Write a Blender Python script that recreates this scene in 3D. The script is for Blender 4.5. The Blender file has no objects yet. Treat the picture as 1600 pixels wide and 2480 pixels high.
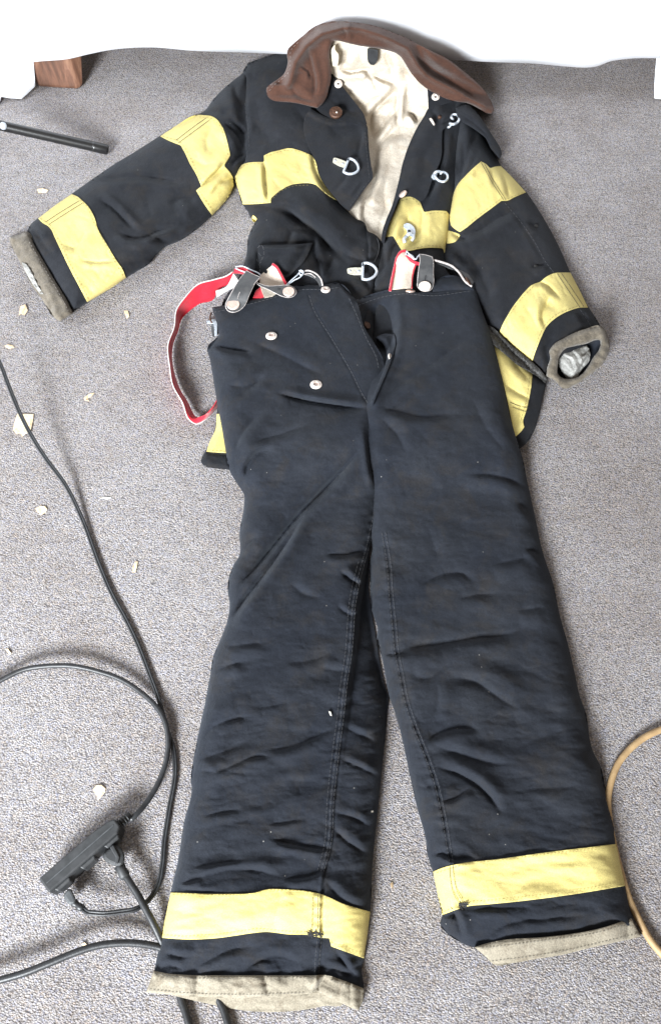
import bpy, math, random
import numpy as np
random.seed(4)
S = bpy.context.scene
COL = S.collection
# ------------------------------------------------------------------ camera model
H = 1.2; TH = math.radians(29.0); F = 1240/math.tan(math.radians(31.0))
CT, ST = math.cos(TH), math.sin(TH)
def P(px, py, z):
    """photo pixel + height above the floor -> place in the room"""
    px = np.asarray(px, float); py = np.asarray(py, float); z = np.asarray(z, float)
    y = (1240-py)/F
    t = (H-z)/(CT-y*ST)
    return np.stack(np.broadcast_arrays((px-800)/F*t, (y*CT+ST)*t, z), -1)
def PY(px, py, Y):
    """photo pixel -> point on the upright plane at distance Y"""
    y = (1240-py)/F
    t = Y/(y*CT+ST)
    return np.array([(px-800)/F*t, Y, H-t*(CT-y*ST)])
def mpp(py):
    return 1.0/(F*(CT-(1240-np.asarray(py, float))/F*ST)/H)    # metres per photo pixel
# ------------------------------------------------------------------ maths
def sm(a, b, x):
    t = np.clip((x-a)/(b-a), 0, 1); return t*t*(3-2*t)
def _h(ix, iy, s):
    h = (ix*374761393+iy*668265263+s*144269504) & 0xffffffff
    h = ((h ^ (h >> 13))*1274126177) & 0xffffffff
    return ((h ^ (h >> 16)) & 0xffff)/65535.0
def vn(x, y, s=0):
    ix = np.floor(x).astype(np.int64); iy = np.floor(y).astype(np.int64)
    fx = x-ix; fy = y-iy; u = fx*fx*fx*(fx*(fx*6-15)+10); v = fy*fy*fy*(fy*(fy*6-15)+10)
    a = _h(ix, iy, s)*(1-u)+_h(ix+1, iy, s)*u; b = _h(ix, iy+1, s)*(1-u)+_h(ix+1, iy+1, s)*u
    return (a*(1-v)+b*v)*2-1
def fbm(x, y, s=0, o=3):
    r = 0; a = 1; t = 0
    for i in range(o):
        r = r+a*vn(x*2**i+i*17.3, y*2**i-i*9.1, s+i); t += a; a *= .5
    return r/t
def wr(x, y, lx, ly, ang=0, s=0, o=2):
    """stretched cloth noise, lx / ly pixels long"""
    c, d = math.cos(math.radians(ang)), math.sin(math.radians(ang))
    u = (x*c+y*d)/lx; v = (-x*d+y*c)/ly
    v = v+.6*fbm(x/120., y/120., s+50, 2)
    return fbm(u, v, s, o)
def crumple(x, y, L, ang=0, s=0, asp=2.2):
    """sharp irregular creases"""
    c, d = math.cos(math.radians(ang)), math.sin(math.radians(ang))
    wx = x+L*.5*fbm(x/L/1.6, y/L/1.6, s+5, 2); wy = y+L*.5*fbm(x/L/1.6, y/L/1.6, s+8, 2)
    u = (wx*c+wy*d)/(L*asp); v = (-wx*d+wy*c)/L
    r = (1-np.abs(vn(u, v, s)))**5+.5*(1-np.abs(vn(u*2.1, v*2.1, s+3)))**5
    m = sm(-.25, .45, fbm(x/(L*3), y/(L*3), s+21, 2))
    return -r*m
def sdist(x, y, pts, closed=False):
    """distance to a polyline, nearest point, position along it, signed side"""
    p = np.asarray(pts, float)
    if closed: p = np.vstack([p, p[:1]])
    best = np.full(x.shape, 1e18); nx = np.zeros_like(x); ny = np.zeros_like(x); u = np.zeros_like(x); sg = np.zeros_like(x)
    L = np.hypot(*(p[1:]-p[:-1]).T); T = max(L.sum(), 1e-9); acc = 0
    for i in range(len(p)-1):
        ax, ay = p[i]; dx, dy = p[i+1]-p[i]; l2 = dx*dx+dy*dy+1e-12
        t = np.clip(((x-ax)*dx+(y-ay)*dy)/l2, 0, 1)
        qx = ax+t*dx; qy = ay+t*dy; d = (x-qx)**2+(y-qy)**2
        m = d < best
        best = np.where(m, d, best); nx = np.where(m, qx, nx); ny = np.where(m, qy, ny)
        u = np.where(m, (acc+t*L[i])/T, u); sg = np.where(m, np.sign(dx*(y-ay)-dy*(x-ax)), sg)
        acc += L[i]
    return np.sqrt(best), nx, ny, u, sg
def inside(x, y, loops):
    r = np.zeros(x.shape, bool)
    for p in loops:
        p = np.asarray(p, float); q = np.roll(p, -1, 0)
        for (ax, ay), (bx, by) in zip(p, q):
            if ay == by: continue
            c = ((ay > y) != (by > y)) & (x < (bx-ax)*(y-ay)/(by-ay)+ax)
            r ^= c
    return r
def spline(pts, closed=True, step=5., corner=50):
    """Catmull-Rom through the points, true corners kept"""
    p = [np.array(q, float) for q in pts]; n = len(p); out = []
    def tan(i):
        if not closed and (i == 0 or i == n-1): return None
        a = p[i]-p[i-1]; b = p[(i+1) % n]-p[i]
        la, lb = np.linalg.norm(a)+1e-9, np.linalg.norm(b)+1e-9
        c = float(np.dot(a[:2], b[:2])/((np.linalg.norm(a[:2])+1e-9)*(np.linalg.norm(b[:2])+1e-9)))
        if math.degrees(math.acos(max(-1, min(1, c)))) > corner: return None
        return (a/la*lb+b/lb*la)/(la+lb)
    for i in range(n if closed else n-1):
        a, b = p[i], p[(i+1) % n]; L = np.linalg.norm((b-a)[:2])
        d = (b-a)/(L+1e-9)
        ta, tb = tan(i), tan((i+1) % n)
        ta = d if ta is None else ta; tb = d if tb is None else tb
        k = max(1, int(L/step))
        for j in range(k):
            t = j/k
            out.append((2*t**3-3*t*t+1)*a+(t**3-2*t*t+t)*L*ta+(-2*t**3+3*t*t)*b+(t**3-t*t)*L*tb)
    if not closed: out.append(p[-1])
    return np.array(out)
def puff(d, w):
    q = np.clip(d/w, 0, 1); return np.sqrt(np.maximum(0, 1-(1-q)**2))
def crease(x, y, pts, depth, w, g=(0, 1), ridge=.7, wide=2.0):
    p = np.asarray(pts, float); m = 5*w+10
    sel = (x > p[:, 0].min()-m) & (x < p[:, 0].max()+m) & (y > p[:, 1].min()-m) & (y < p[:, 1].max()+m)
    out = np.zeros_like(x)
    if not sel.any(): return out
    xs, ys = x[sel], y[sel]
    if w < 14:                                   # run out softly beyond the traced ends
        a, b = p[0]-p[1], p[-1]-p[-2]
        pts = [tuple(p[0]+a/(np.linalg.norm(a)+1e-9)*w)]+[tuple(q) for q in p]+[tuple(p[-1]+b/(np.linalg.norm(b)+1e-9)*w)]
    c = spline(pts, False, 14., 90)
    d, nx, ny, u, _ = sdist(xs, ys, c)
    s = np.sign((xs-nx)*g[0]+(ys-ny)*g[1])*d
    tap = np.minimum(1, np.minimum(u, 1-u)*3.2+.02); tap = tap*tap*(3-2*tap)
    out[sel] = depth*tap*(-1.05*np.exp(-(np.abs(s)/(.62*w))**1.2)+ridge*np.exp(-((s-.8*wide*w)/(1.5*w))**2)-.25*np.exp(-((s+1.2*w)/(2*w))**2))
    return out
def creases(x, y, L):
    r = np.zeros_like(x)
    for c in L: r = r+crease(x, y, *c)
    return r
# ------------------------------------------------------------------ object helpers
def tag(o, label=None, cat=None, group=None, kind=None):
    if label: o['label'] = label
    if cat: o['category'] = cat
    if group: o['group'] = group
    if kind: o['kind'] = kind
    return o
def thing(name, label, cat, loc, group=None):
    o = bpy.data.objects.new(name, None); COL.objects.link(o); o.location = loc
    o.empty_display_size = .05
    return tag(o, label, cat, group)
def origin(p):
    while p is not None and p.parent is not None: p = p.parent
    return np.array(p.location) if p is not None else np.zeros(3)
def mesh(name, V, faces, mat, parent=None, smooth=True, label=None, loc=None):
    V = np.asarray(V, float)
    o0 = origin(parent) if parent is not None else (np.array(loc, float) if loc is not None else np.zeros(3))
    me = bpy.data.meshes.new(name); me.from_pydata((V-o0).tolist(), [], [list(map(int, f)) for f in faces]); me.validate()
    if smooth: me.polygons.foreach_set('use_smooth', [True]*len(me.polygons))
    me.materials.append(mat); me.update()
    o = bpy.data.objects.new(name, me); COL.objects.link(o)
    if parent is not None: o.parent = parent
    elif loc is not None: o.location = loc
    if label: o['label'] = label
    return o
def panel(name, poly, hf, mat, parent, step=4., bottom='floor', thick=.004, label=None, raw=False, corner=50, loc=None):
    """cloth piece: outline in the photo, true heights hf(x, y), thickness, closed underside"""
    loops = poly if isinstance(poly[0][0], (tuple, list, np.ndarray)) else [poly]
    loops = [np.array(l, float) if raw else spline(l, True, 5., corner) for l in loops]
    A = np.vstack(loops)
    x0, y0 = A.min(0)-step*1.5; x1, y1 = A.max(0)+step*1.5
    nx = int((x1-x0)/step)+2; ny = int((y1-y0)/step)+2
    gx, gy = np.meshgrid(x0+np.arange(nx)*step, y0+np.arange(ny)*step)
    ins = inside(gx, gy, loops)
    cell = ins[:-1, :-1] | ins[1:, :-1] | ins[:-1, 1:] | ins[1:, 1:]
    use = np.zeros_like(ins)
    use[:-1, :-1] |= cell; use[1:, :-1] |= cell; use[:-1, 1:] |= cell; use[1:, 1:] |= cell
    ed = use & ~ins
    ex, ey = gx[ed], gy[ed]
    bd = np.full(ex.shape, 1e18); bx = ex.copy(); by = ey.copy()
    for l in loops:
        d, qx, qy, _, _ = sdist(ex, ey, l, True); m = d < bd
        bd = np.where(m, d, bd); bx = np.where(m, qx, bx); by = np.where(m, qy, by)
    gx[ed] = bx; gy[ed] = by
    idx = -np.ones(ins.shape, int); idx[use] = np.arange(use.sum())
    X, Y = gx[use], gy[use]
    Z = hf(X, Y)
    top = P(X, Y, Z)
    if bottom == 'floor': zb = np.minimum(Z-.001, .0015)
    elif callable(bottom): zb = np.minimum(bottom(X, Y), Z-.001)
    else: zb = Z-thick
    bot = P(X, Y, np.maximum(zb, .0012))
    n = len(X)
    a = idx[:-1, :-1][cell]; b = idx[:-1, 1:][cell]; c = idx[1:, 1:][cell]; d = idx[1:, :-1][cell]
    up = np.stack([a, d, c, b], 1); dn = np.stack([a, b, c, d], 1)+n
    e = np.concatenate([up[:, [0, 1]], up[:, [1, 2]], up[:, [2, 3]], up[:, [3, 0]]])
    key = e[:, 0]*(n+1)+e[:, 1]; rev = e[:, 1]*(n+1)+e[:, 0]
    be = e[~np.isin(key, rev)]
    side = np.stack([be[:, 1], be[:, 0], be[:, 0]+n, be[:, 1]+n], 1)
    fs = np.concatenate([up, dn, side])
    return mesh(name, np.vstack([top, bot]), fs, mat, parent, True, label, loc)
def tube(name, pts, r, mat, parent=None, seg=10, loc=None, label=None, caps=True, flat=1.0, extra=None):
    """tube along world points"""
    strands = [(pts, r)] + (extra or [])
    V = []; Fc = []
    for pts_, r_ in strands:
        p = np.asarray(pts_, float); n = len(p)
        t = np.gradient(p, axis=0); t /= np.linalg.norm(t, axis=1)[:, None]+1e-12
        up = np.array([0, 0, 1.]); rr = np.full(n, r_) if np.isscalar(r_) else np.asarray(r_)
        base = len(V)
        for i in range(n):
            u = up-t[i]*np.dot(up, t[i])
            if np.linalg.norm(u) < 1e-3: u = np.array([0, 1., 0])-t[i]*t[i][1]
            u /= np.linalg.norm(u); w = np.cross(t[i], u)
            for k in range(seg):
                a = 2*math.pi*k/seg
                V.append(p[i]+rr[i]*(math.cos(a)*w+math.sin(a)*u*flat))
        for i in range(n-1):
            for k in range(seg):
                k2 = (k+1) % seg
                Fc.append([base+i*seg+k, base+i*seg+k2, base+(i+1)*seg+k2, base+(i+1)*seg+k])
        if caps:
            Fc.append([base+k for k in range(seg)][::-1]); Fc.append([base+(n-1)*seg+k for k in range(seg)])
    return mesh(name, V, Fc, mat, parent, True, label, loc)
def path3(pts, step=8.):
    """(px,py,z) list -> world points on a smooth path"""
    q = spline(pts, False, step, 120)
    return P(q[:, 0], q[:, 1], q[:, 2])
def ribbon(name, A, B, mat, parent, th=.0012, label=None, step=6.):
    """strap between two edges given as (px,py,z)"""
    n = 60
    def rs(L):
        q = spline(L, False, step, 120); w = P(q[:, 0], q[:, 1], q[:, 2])
        s = np.r_[0, np.cumsum(np.linalg.norm(np.diff(w, axis=0), axis=1))]; s /= s[-1]
        t = np.linspace(0, 1, n); return np.stack([np.interp(t, s, w[:, k]) for k in range(3)], 1)
    a, b = rs(A), rs(B)
    k = 5; rows = [a*(1-j/(k-1))+b*(j/(k-1)) for j in range(k)]
    G = np.stack(rows, 1)                                     # n,k,3
    tu = np.gradient(G, axis=0); tv = np.gradient(G, axis=1); nn = np.cross(tu, tv); nn /= np.linalg.norm(nn, axis=2)[..., None]+1e-12
    V = np.concatenate([(G+nn*th/2).reshape(-1, 3), (G-nn*th/2).reshape(-1, 3)]); N = n*k; Fc = []
    for i in range(n-1):
        for j in range(k-1):
            a_, b_, c_, d_ = i*k+j, i*k+j+1, (i+1)*k+j+1, (i+1)*k+j
            Fc += [[a_, b_, c_, d_], [a_+N, d_+N, c_+N, b_+N]]
        for j in (0, k-1):
            Fc.append([i*k+j, (i+1)*k+j, (i+1)*k+j+N, i*k+j+N])
    for i in (0, n-1):
        for j in range(k-1): Fc.append([i*k+j, i*k+j+1, i*k+j+1+N, i*k+j+N])
    return mesh(name, V, Fc, mat, parent, True, label)
def stitch(name, lines, hf, mat, parent, w=1.3, dash=9., gap=5., off=.0022, label=None):
    """sewn thread: short flat dashes lying on the cloth, one part per seam line"""
    if len(lines) > 1:
        return [stitch(name, [l], hf, mat, parent, w, dash, gap, off, label) for l in lines][0]
    V = []; Fc = []
    for L in lines:
        q = spline(L, False, 3., 90)
        s = np.r_[0, np.cumsum(np.hypot(*np.diff(q, axis=0).T))]
        if s[-1] < 2: continue
        pos = 0
        while pos < s[-1]:
            e = min(pos+dash, s[-1]) if gap > 0 else s[-1]
            t = np.linspace(pos, e, max(2, int((e-pos)/5)+2))
            X = np.interp(t, s, q[:, 0]); Y = np.interp(t, s, q[:, 1])
            dx = np.gradient(X); dy = np.gradient(Y); l = np.hypot(dx, dy)+1e-9
            ax, ay = X-dy/l*w/2, Y+dx/l*w/2; cx, cy = X+dy/l*w/2, Y-dx/l*w/2
            Z = hf(X, Y)+off; b = len(V)
            A_ = P(ax, ay, Z); B_ = P(cx, cy, Z); M_ = P(X, Y, Z+.0006); m = len(X)
            V += list(A_)+list(M_)+list(B_)
            for i in range(m-1):
                Fc.append([b+i, b+i+1, b+m+i+1, b+m+i]); Fc.append([b+m+i, b+m+i+1, b+2*m+i+1, b+2*m+i])
            pos = e+gap if gap > 0 else s[-1]+1
    return mesh(name, V, Fc, mat, parent, False, label)
def lathe(name, c, prof, mat, parent, seg=28, nrm=(0, 0, 1), label=None, sx=1.0):
    c = np.array(c, float); n = np.array(nrm, float); n /= np.linalg.norm(n)
    a = np.cross([0, 1., 0], n) if abs(n[1]) < .9 else np.cross([1., 0, 0], n); a /= np.linalg.norm(a); b = np.cross(n, a)
    V = []; Fc = []
    for r, z in prof:
        for k in range(seg):
            t = 2*math.pi*k/seg; V.append(c+r*(math.cos(t)*a*sx+math.sin(t)*b)+n*z)
    for i in range(len(prof)-1):
        for k in range(seg):
            k2 = (k+1) % seg; Fc.append([i*seg+k, i*seg+k2, (i+1)*seg+k2, (i+1)*seg+k])
    Fc.append(list(range(seg))[::-1]); Fc.append([(len(prof)-1)*seg+k for k in range(seg)])
    return mesh(name, V, Fc, mat, parent, True, label)
def boxm(name, corners8, mat, parent=None, bev=.001, loc=None, label=None, segs=2):
    """box from 4 bottom + 4 top corners, bevelled"""
    import bmesh
    V = np.array(corners8, float); o0 = origin(parent) if parent is not None else np.array(loc if loc is not None else (0, 0, 0), float)
    bm = bmesh.new(); vs = [bm.verts.new(v) for v in (V-o0)]
    n = len(vs)//2
    bm.faces.new([vs[i] for i in range(n)][::-1]); bm.faces.new([vs[n+i] for i in range(n)])
    for i in range(n):
        j = (i+1) % n; bm.faces.new([vs[i], vs[j], vs[n+j], vs[n+i]])
    bmesh.ops.recalc_face_normals(bm, faces=bm.faces)
    if bev: bmesh.ops.bevel(bm, geom=list(bm.edges), offset=bev, segments=segs, affect='EDGES', profile=.5)
    me = bpy.data.meshes.new(name); bm.to_mesh(me); bm.free()
    me.polygons.foreach_set('use_smooth', [False]*len(me.polygons))
    me.materials.append(mat)
    o = bpy.data.objects.new(name, me); COL.objects.link(o)
    if parent is not None: o.parent = parent
    elif loc is not None: o.location = loc
    if label: o['label'] = label
    return o
# ------------------------------------------------------------------ materials
def nodes(name):
    m = bpy.data.materials.new(name); m.use_nodes = True; nt = m.node_tree
    b = nt.nodes['Principled BSDF']; tc = nt.nodes.new('ShaderNodeTexCoord'); return m, nt, b, tc
def N(nt, t, **kw):
    n = nt.nodes.new(t)
    for k, v in kw.items():
        if k in n.inputs: n.inputs[k].default_value = v
        else: setattr(n, k, v)
    return n
def noise(nt, tc, scale, detail=3, rough=.55, vec=None, dist=0):
    n = N(nt, 'ShaderNodeTexNoise', Scale=scale, Detail=detail, Roughness=rough, Distortion=dist)
    nt.links.new(vec or tc.outputs['Object'], n.inputs['Vector']); return n.outputs['Fac']
def ramp(nt, fac, stops):
    r = nt.nodes.new('ShaderNodeValToRGB'); el = r.color_ramp.elements
    while len(el) < len(stops): el.new(.5)
    for e, (p, c) in zip(el, stops): e.position = p; e.color = (*c, 1) if len(c) == 3 else c
    nt.links.new(fac, r.inputs[0]); return r.outputs[0]
def mixc(nt, f, a, b, mode='MIX'):
    m = nt.nodes.new('ShaderNodeMix'); m.data_type = 'RGBA'; m.blend_type = mode
    for s, v in ((m.inputs[0], f), (m.inputs[6], a), (m.inputs[7], b)):
        if hasattr(v, 'links'): nt.links.new(v, s)
        elif isinstance(v, (int, float)): s.default_value = v
        else: s.default_value = (*v, 1)
    return m.outputs[2]
def math_(nt, op, a, b=None):
    m = nt.nodes.new('ShaderNodeMath'); m.operation = op
    for s, v in zip(m.inputs, (a, b)):
        if v is None: continue
        if hasattr(v, 'links'): nt.links.new(v, s)
        else: s.default_value = v
    return m.outputs[0]
def bump(nt, b, h, dist, strength=1.0):
    n = N(nt, 'ShaderNodeBump', Strength=strength, Distance=dist); nt.links.new(h, n.inputs['Height']); nt.links.new(n.outputs[0], b.inputs['Normal'])
def cloth(name, c, c2, dirt=None, dirtamt=.5, rough=.9, sheen=.25, weave=1100, bumpd=.0004, scale=9, sheentint=None, lint=False):
    m, nt, b, tc = nodes(name)
    col = mixc(nt, ramp(nt, noise(nt, tc, scale, 5, .6), [(.35, (0, 0, 0)), (.68, (1, 1, 1))]), c, c2)
    if dirt: col = mixc(nt, math_(nt, 'MULTIPLY', ramp(nt, noise(nt, tc, scale*1.9+3, 6, .68, dist=.6), [(.5, (0, 0, 0)), (.72, (1, 1, 1))]), dirtamt), col, dirt)
    fine = noise(nt, tc, weave*.55, 3, .75)
    if lint:
        v = N(nt, 'ShaderNodeTexVoronoi', Scale=34.0); nt.links.new(tc.outputs['Object'], v.inputs['Vector'])
        col = mixc(nt, ramp(nt, v.outputs['Distance'], [(.018, (.8, .8, .8)), (.034, (0, 0, 0))]), col, (.30, .29, .27))
        col = mixc(nt, .5, col, ramp(nt, noise(nt, tc, 62, 5, .75), [(.32, (.62, .62, .64)), (.7, (1.45, 1.42, 1.38))]), 'MULTIPLY')
    col = mixc(nt, .6, col, ramp(nt, fine, [(.3, (.25, .25, .25)), (.7, (1.0, 1.0, 1.0))]), 'MULTIPLY')
    nt.links.new(col, b.inputs['Base Color']); b.inputs['Roughness'].default_value = rough
    b.inputs['Sheen Weight'].default_value = sheen; b.inputs['Sheen Roughness'].default_value = .5
    if sheentint: b.inputs['Sheen Tint'].default_value = (*sheentint, 1)
    b.inputs['Specular IOR Level'].default_value = .15
    h = math_(nt, 'ADD', math_(nt, 'MULTIPLY', noise(nt, tc, 120, 5, .65), 3.0), fine)
    bump(nt, b, h, bumpd); return m
def plain(name, c, rough=.5, metal=0., c2=None, scale=60, bumpd=.0, coat=0.):
    m, nt, b, tc = nodes(name)
    if c2: nt.links.new(mixc(nt, ramp(nt, noise(nt, tc, scale, 4, .6), [(.38, (0, 0, 0)), (.62, (1, 1, 1))]), c, c2), b.inputs['Base Color'])
    else: b.inputs['Base Color'].default_value = (*c, 1)
    b.inputs['Roughness'].default_value = rough; b.inputs['Metallic'].default_value = metal
    if coat: b.inputs['Coat Weight'].default_value = coat
    if bumpd: bump(nt, b, noise(nt, tc, scale*4, 4, .6), bumpd)
    return m
M = {}
M['pants'] = cloth('navy_duck_cloth', (.0125, .0155, .0230), (.020, .023, .030), (.028, .024, .020), .55, .9, .06, sheentint=(.75, .85, 1.), lint=True)
M['jacket'] = cloth('black_duck_cloth', (.0095, .011, .0145), (.018, .0195, .024), (.028, .023, .018), .6, .9, .05, sheentint=(.8, .88, 1.), lint=True)
M['yellow'] = cloth('yellow_trim', (.70, .585, .20), (.74, .64, .25), (.50, .37, .13), .34, .62, .05, 1500, .00015, 7)
M['lining'] = cloth('cream_lining', (.62, .55, .45), (.72, .66, .57), (.42, .32, .22), .6, .95, .0, 900, .0004, 12)
M['collar'] = cloth('brown_corduroy', (.062, .029, .020), (.084, .040, .028), (.04, .02, .015), .5, .95, .12, 900, .0005, 14)
M['khaki'] = cloth('khaki_cuff', (.27, .24, .185), (.345, .31, .245), (.13, .10, .068), .75, .95, .1, 1000, .0005, 26)
M['cuff'] = cloth('worn_grey_suede', (.115, .098, .075), (.19, .165, .13), (.05, .04, .03), .7, .95, .2, 800, .0007, 40)
M['knit'] = cloth('grey_wool_knit', (.34, .34, .325), (.41, .41, .395), (.22, .21, .20), .5, 1., .0, 500, .0009, 50)
M['velcro'] = cloth('black_hook_pile', (.012, .012, .012), (.05, .046, .040), None, 0, .95, .2, 700, .003, 200)
M['red'] = cloth('red_elastic', (.55, .012, .030), (.62, .02, .045), None, 0, .7, .3, 1400, .0003, 20)
M['cream'] = cloth('cream_elastic', (.72, .62, .50), (.80, .72, .62), (.45, .35, .25), .4, .8, .1, 1300, .0003, 25)
M['white_web'] = cloth('white_webbing', (.62, .60, .58), (.75, .73, .72), None, 0, .8, .1, 1300, .0003, 30)
M['leather'] = plain('black_leather', (.035, .037, .040), .5, 0, (.055, .056, .058), 90, .0003)
M['ledge'] = plain('raw_leather_edge', (.42, .39, .38), .7, 0, (.25, .22, .21), 200)
M['thread'] = plain('dark_thread', (.02, .02, .022), .9)
M['ythread'] = plain('olive_thread', (.22, .18, .06), .9)
M['gthread'] = plain('grey_thread', (.06, .062, .068), .9)
M['steel'] = plain('galvanised_metal', (.60, .64, .70), .5, .6, (.45, .50, .56), 300, .0001)
M['nickel'] = plain('nickel_snap', (.82, .78, .73), .5, .35, (.62, .52, .46), 500)
M['copper'] = plain('copper_button', (.70, .50, .42), .4, .6, (.80, .70, .64), 700)
M['bronze'] = plain('tarnished_bronze', (.12, .060, .038), .5, .5, (.05, .028, .02), 400)
M['hole'] = plain('dark_hole', (.01, .01, .01), .9)
M['plate'] = plain('cream_enamel_plate', (.66, .65, .55), .45, .3, (.40, .38, .30), 350, .0001)
M['rubber'] = plain('black_rubber', (.013, .014, .016), .45, 0, (.022, .024, .027), 120, .0002)
M['rubber2'] = plain('dull_black_plastic', (.018, .020, .022), .55, 0, (.032, .034, .037), 60, .0002)
M['grayplug'] = plain('grey_plug_plastic', (.045, .05, .055), .45, 0, (.07, .075, .08), 90)
M['tan'] = plain('tan_rubber_cord', (.42, .29, .15), .6, 0, (.33, .22, .11), 70, .0002)
M['blackmetal'] = plain('black_painted_metal', (.006, .006, .007), .34, 0, (.010, .010, .010), 60, .0001, coat=.15)
M['wood'] = plain('wood_chip', (.58, .42, .26), .85, 0, (.74, .60, .42), 300, .0004)
M['lint'] = plain('white_fluff', (.8, .78, .7), .9)
M['label'] = cloth('cream_tag', (.62, .56, .42), (.66, .60, .48), None, 0, .8, .0)
def wood_mat():
    m, nt, b, tc = nodes('reddish_stained_wood')
    mp = N(nt, 'ShaderNodeMapping'); mp.inputs['Scale'].default_value = (1, 1, .18); nt.links.new(tc.outputs['Object'], mp.inputs['Vector'])
    f = noise(nt, tc, 45, 6, .65, vec=mp.outputs[0], dist=.8)
    nt.links.new(ramp(nt, f, [(.3, (.035, .016, .010)), (.55, (.12, .056, .034)), (.75, (.25, .135, .085))]), b.inputs['Base Color'])
    b.inputs['Roughness'].default_value = .42; return m
M['legwood'] = wood_mat()
def sheet_mat():
    m, nt, b, tc = nodes('white_cotton_sheet')
    nt.links.new(ramp(nt, noise(nt, tc, 3, 3), [(.3, (.64, .66, .70)), (.7, (.70, .71, .74))]), b.inputs['Base Color'])
    b.inputs['Roughness'].default_value = .9; bump(nt, b, noise(nt, tc, 500, 2), .0003); return m
M['sheet'] = sheet_mat()
def carpet_mat():
    m, nt, b, tc = nodes('grey_loop_carpet')
    mp = N(nt, 'ShaderNodeMapping'); mp.inputs['Scale'].default_value = (1, 1.25, 1); mp.inputs['Rotation'].default_value = (0, 0, .5)
    nt.links.new(tc.outputs['Object'], mp.inputs['Vector'])
    v = N(nt, 'ShaderNodeTexVoronoi', Scale=420.0, Randomness=1.0); nt.links.new(mp.outputs[0], v.inputs['Vector'])
    sep = N(nt, 'ShaderNodeSeparateColor'); nt.links.new(v.outputs['Color'], sep.inputs[0])
    loop = ramp(nt, sep.outputs[0], [(0, (.285, .275, .275)), (.35, (.345, .335, .338)), (.6, (.37, .36, .362)), (.8, (.39, .375, .365)), (1, (.50, .485, .485))])
    hue = ramp(nt, sep.outputs[1], [(0, (.88, .92, 1.08)), (.45, (1, 1, 1)), (.8, (1, .98, .96)), (1, (1.08, .98, .90))])
    col = mixc(nt, 1., loop, hue, 'MULTIPLY')
    gap = ramp(nt, v.outputs['Distance'], [(.0, (1, 1, 1)), (.45, (.86, .86, .86)), (.85, (.40, .385, .375))])
    col = mixc(nt, .9, col, gap, 'MULTIPLY')
    yarn = ramp(nt, noise(nt, tc, 520, 4, .75), [(.3, (.74, .73, .73)), (.7, (1.2, 1.2, 1.2))])
    col = mixc(nt, 1., col, yarn, 'MULTIPLY')
    # worn and soiled areas
    col = mixc(nt, .45, col, ramp(nt, noise(nt, tc, 5, 6, .7), [(.34, (.60, .53, .47)), (.56, (1, 1, 1))]), 'MULTIPLY')
    mp2 = N(nt, 'ShaderNodeMapping'); mp2.inputs['Scale'].default_value = (8, 60, 1); nt.links.new(tc.outputs['Object'], mp2.inputs['Vector'])
    col = mixc(nt, .5, col, ramp(nt, noise(nt, tc, 2.2, 5, .7, vec=mp2.outputs[0]), [(.35, (.80, .78, .77)), (.65, (1.08, 1.08, 1.09))]), 'MULTIPLY')
    nt.links.new(col, b.inputs['Base Color']); b.inputs['Roughness'].default_value = .95
    b.inputs['Specular IOR Level'].default_value = .1
    h = math_(nt, 'ADD', math_(nt, 'MULTIPLY', v.outputs['Distance'], -1.4), math_(nt, 'MULTIPLY', noise(nt, tc, 420, 3, .7), 1.3))
    bump(nt, b, h, .0010); return m
M['carpet'] = carpet_mat()
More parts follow.
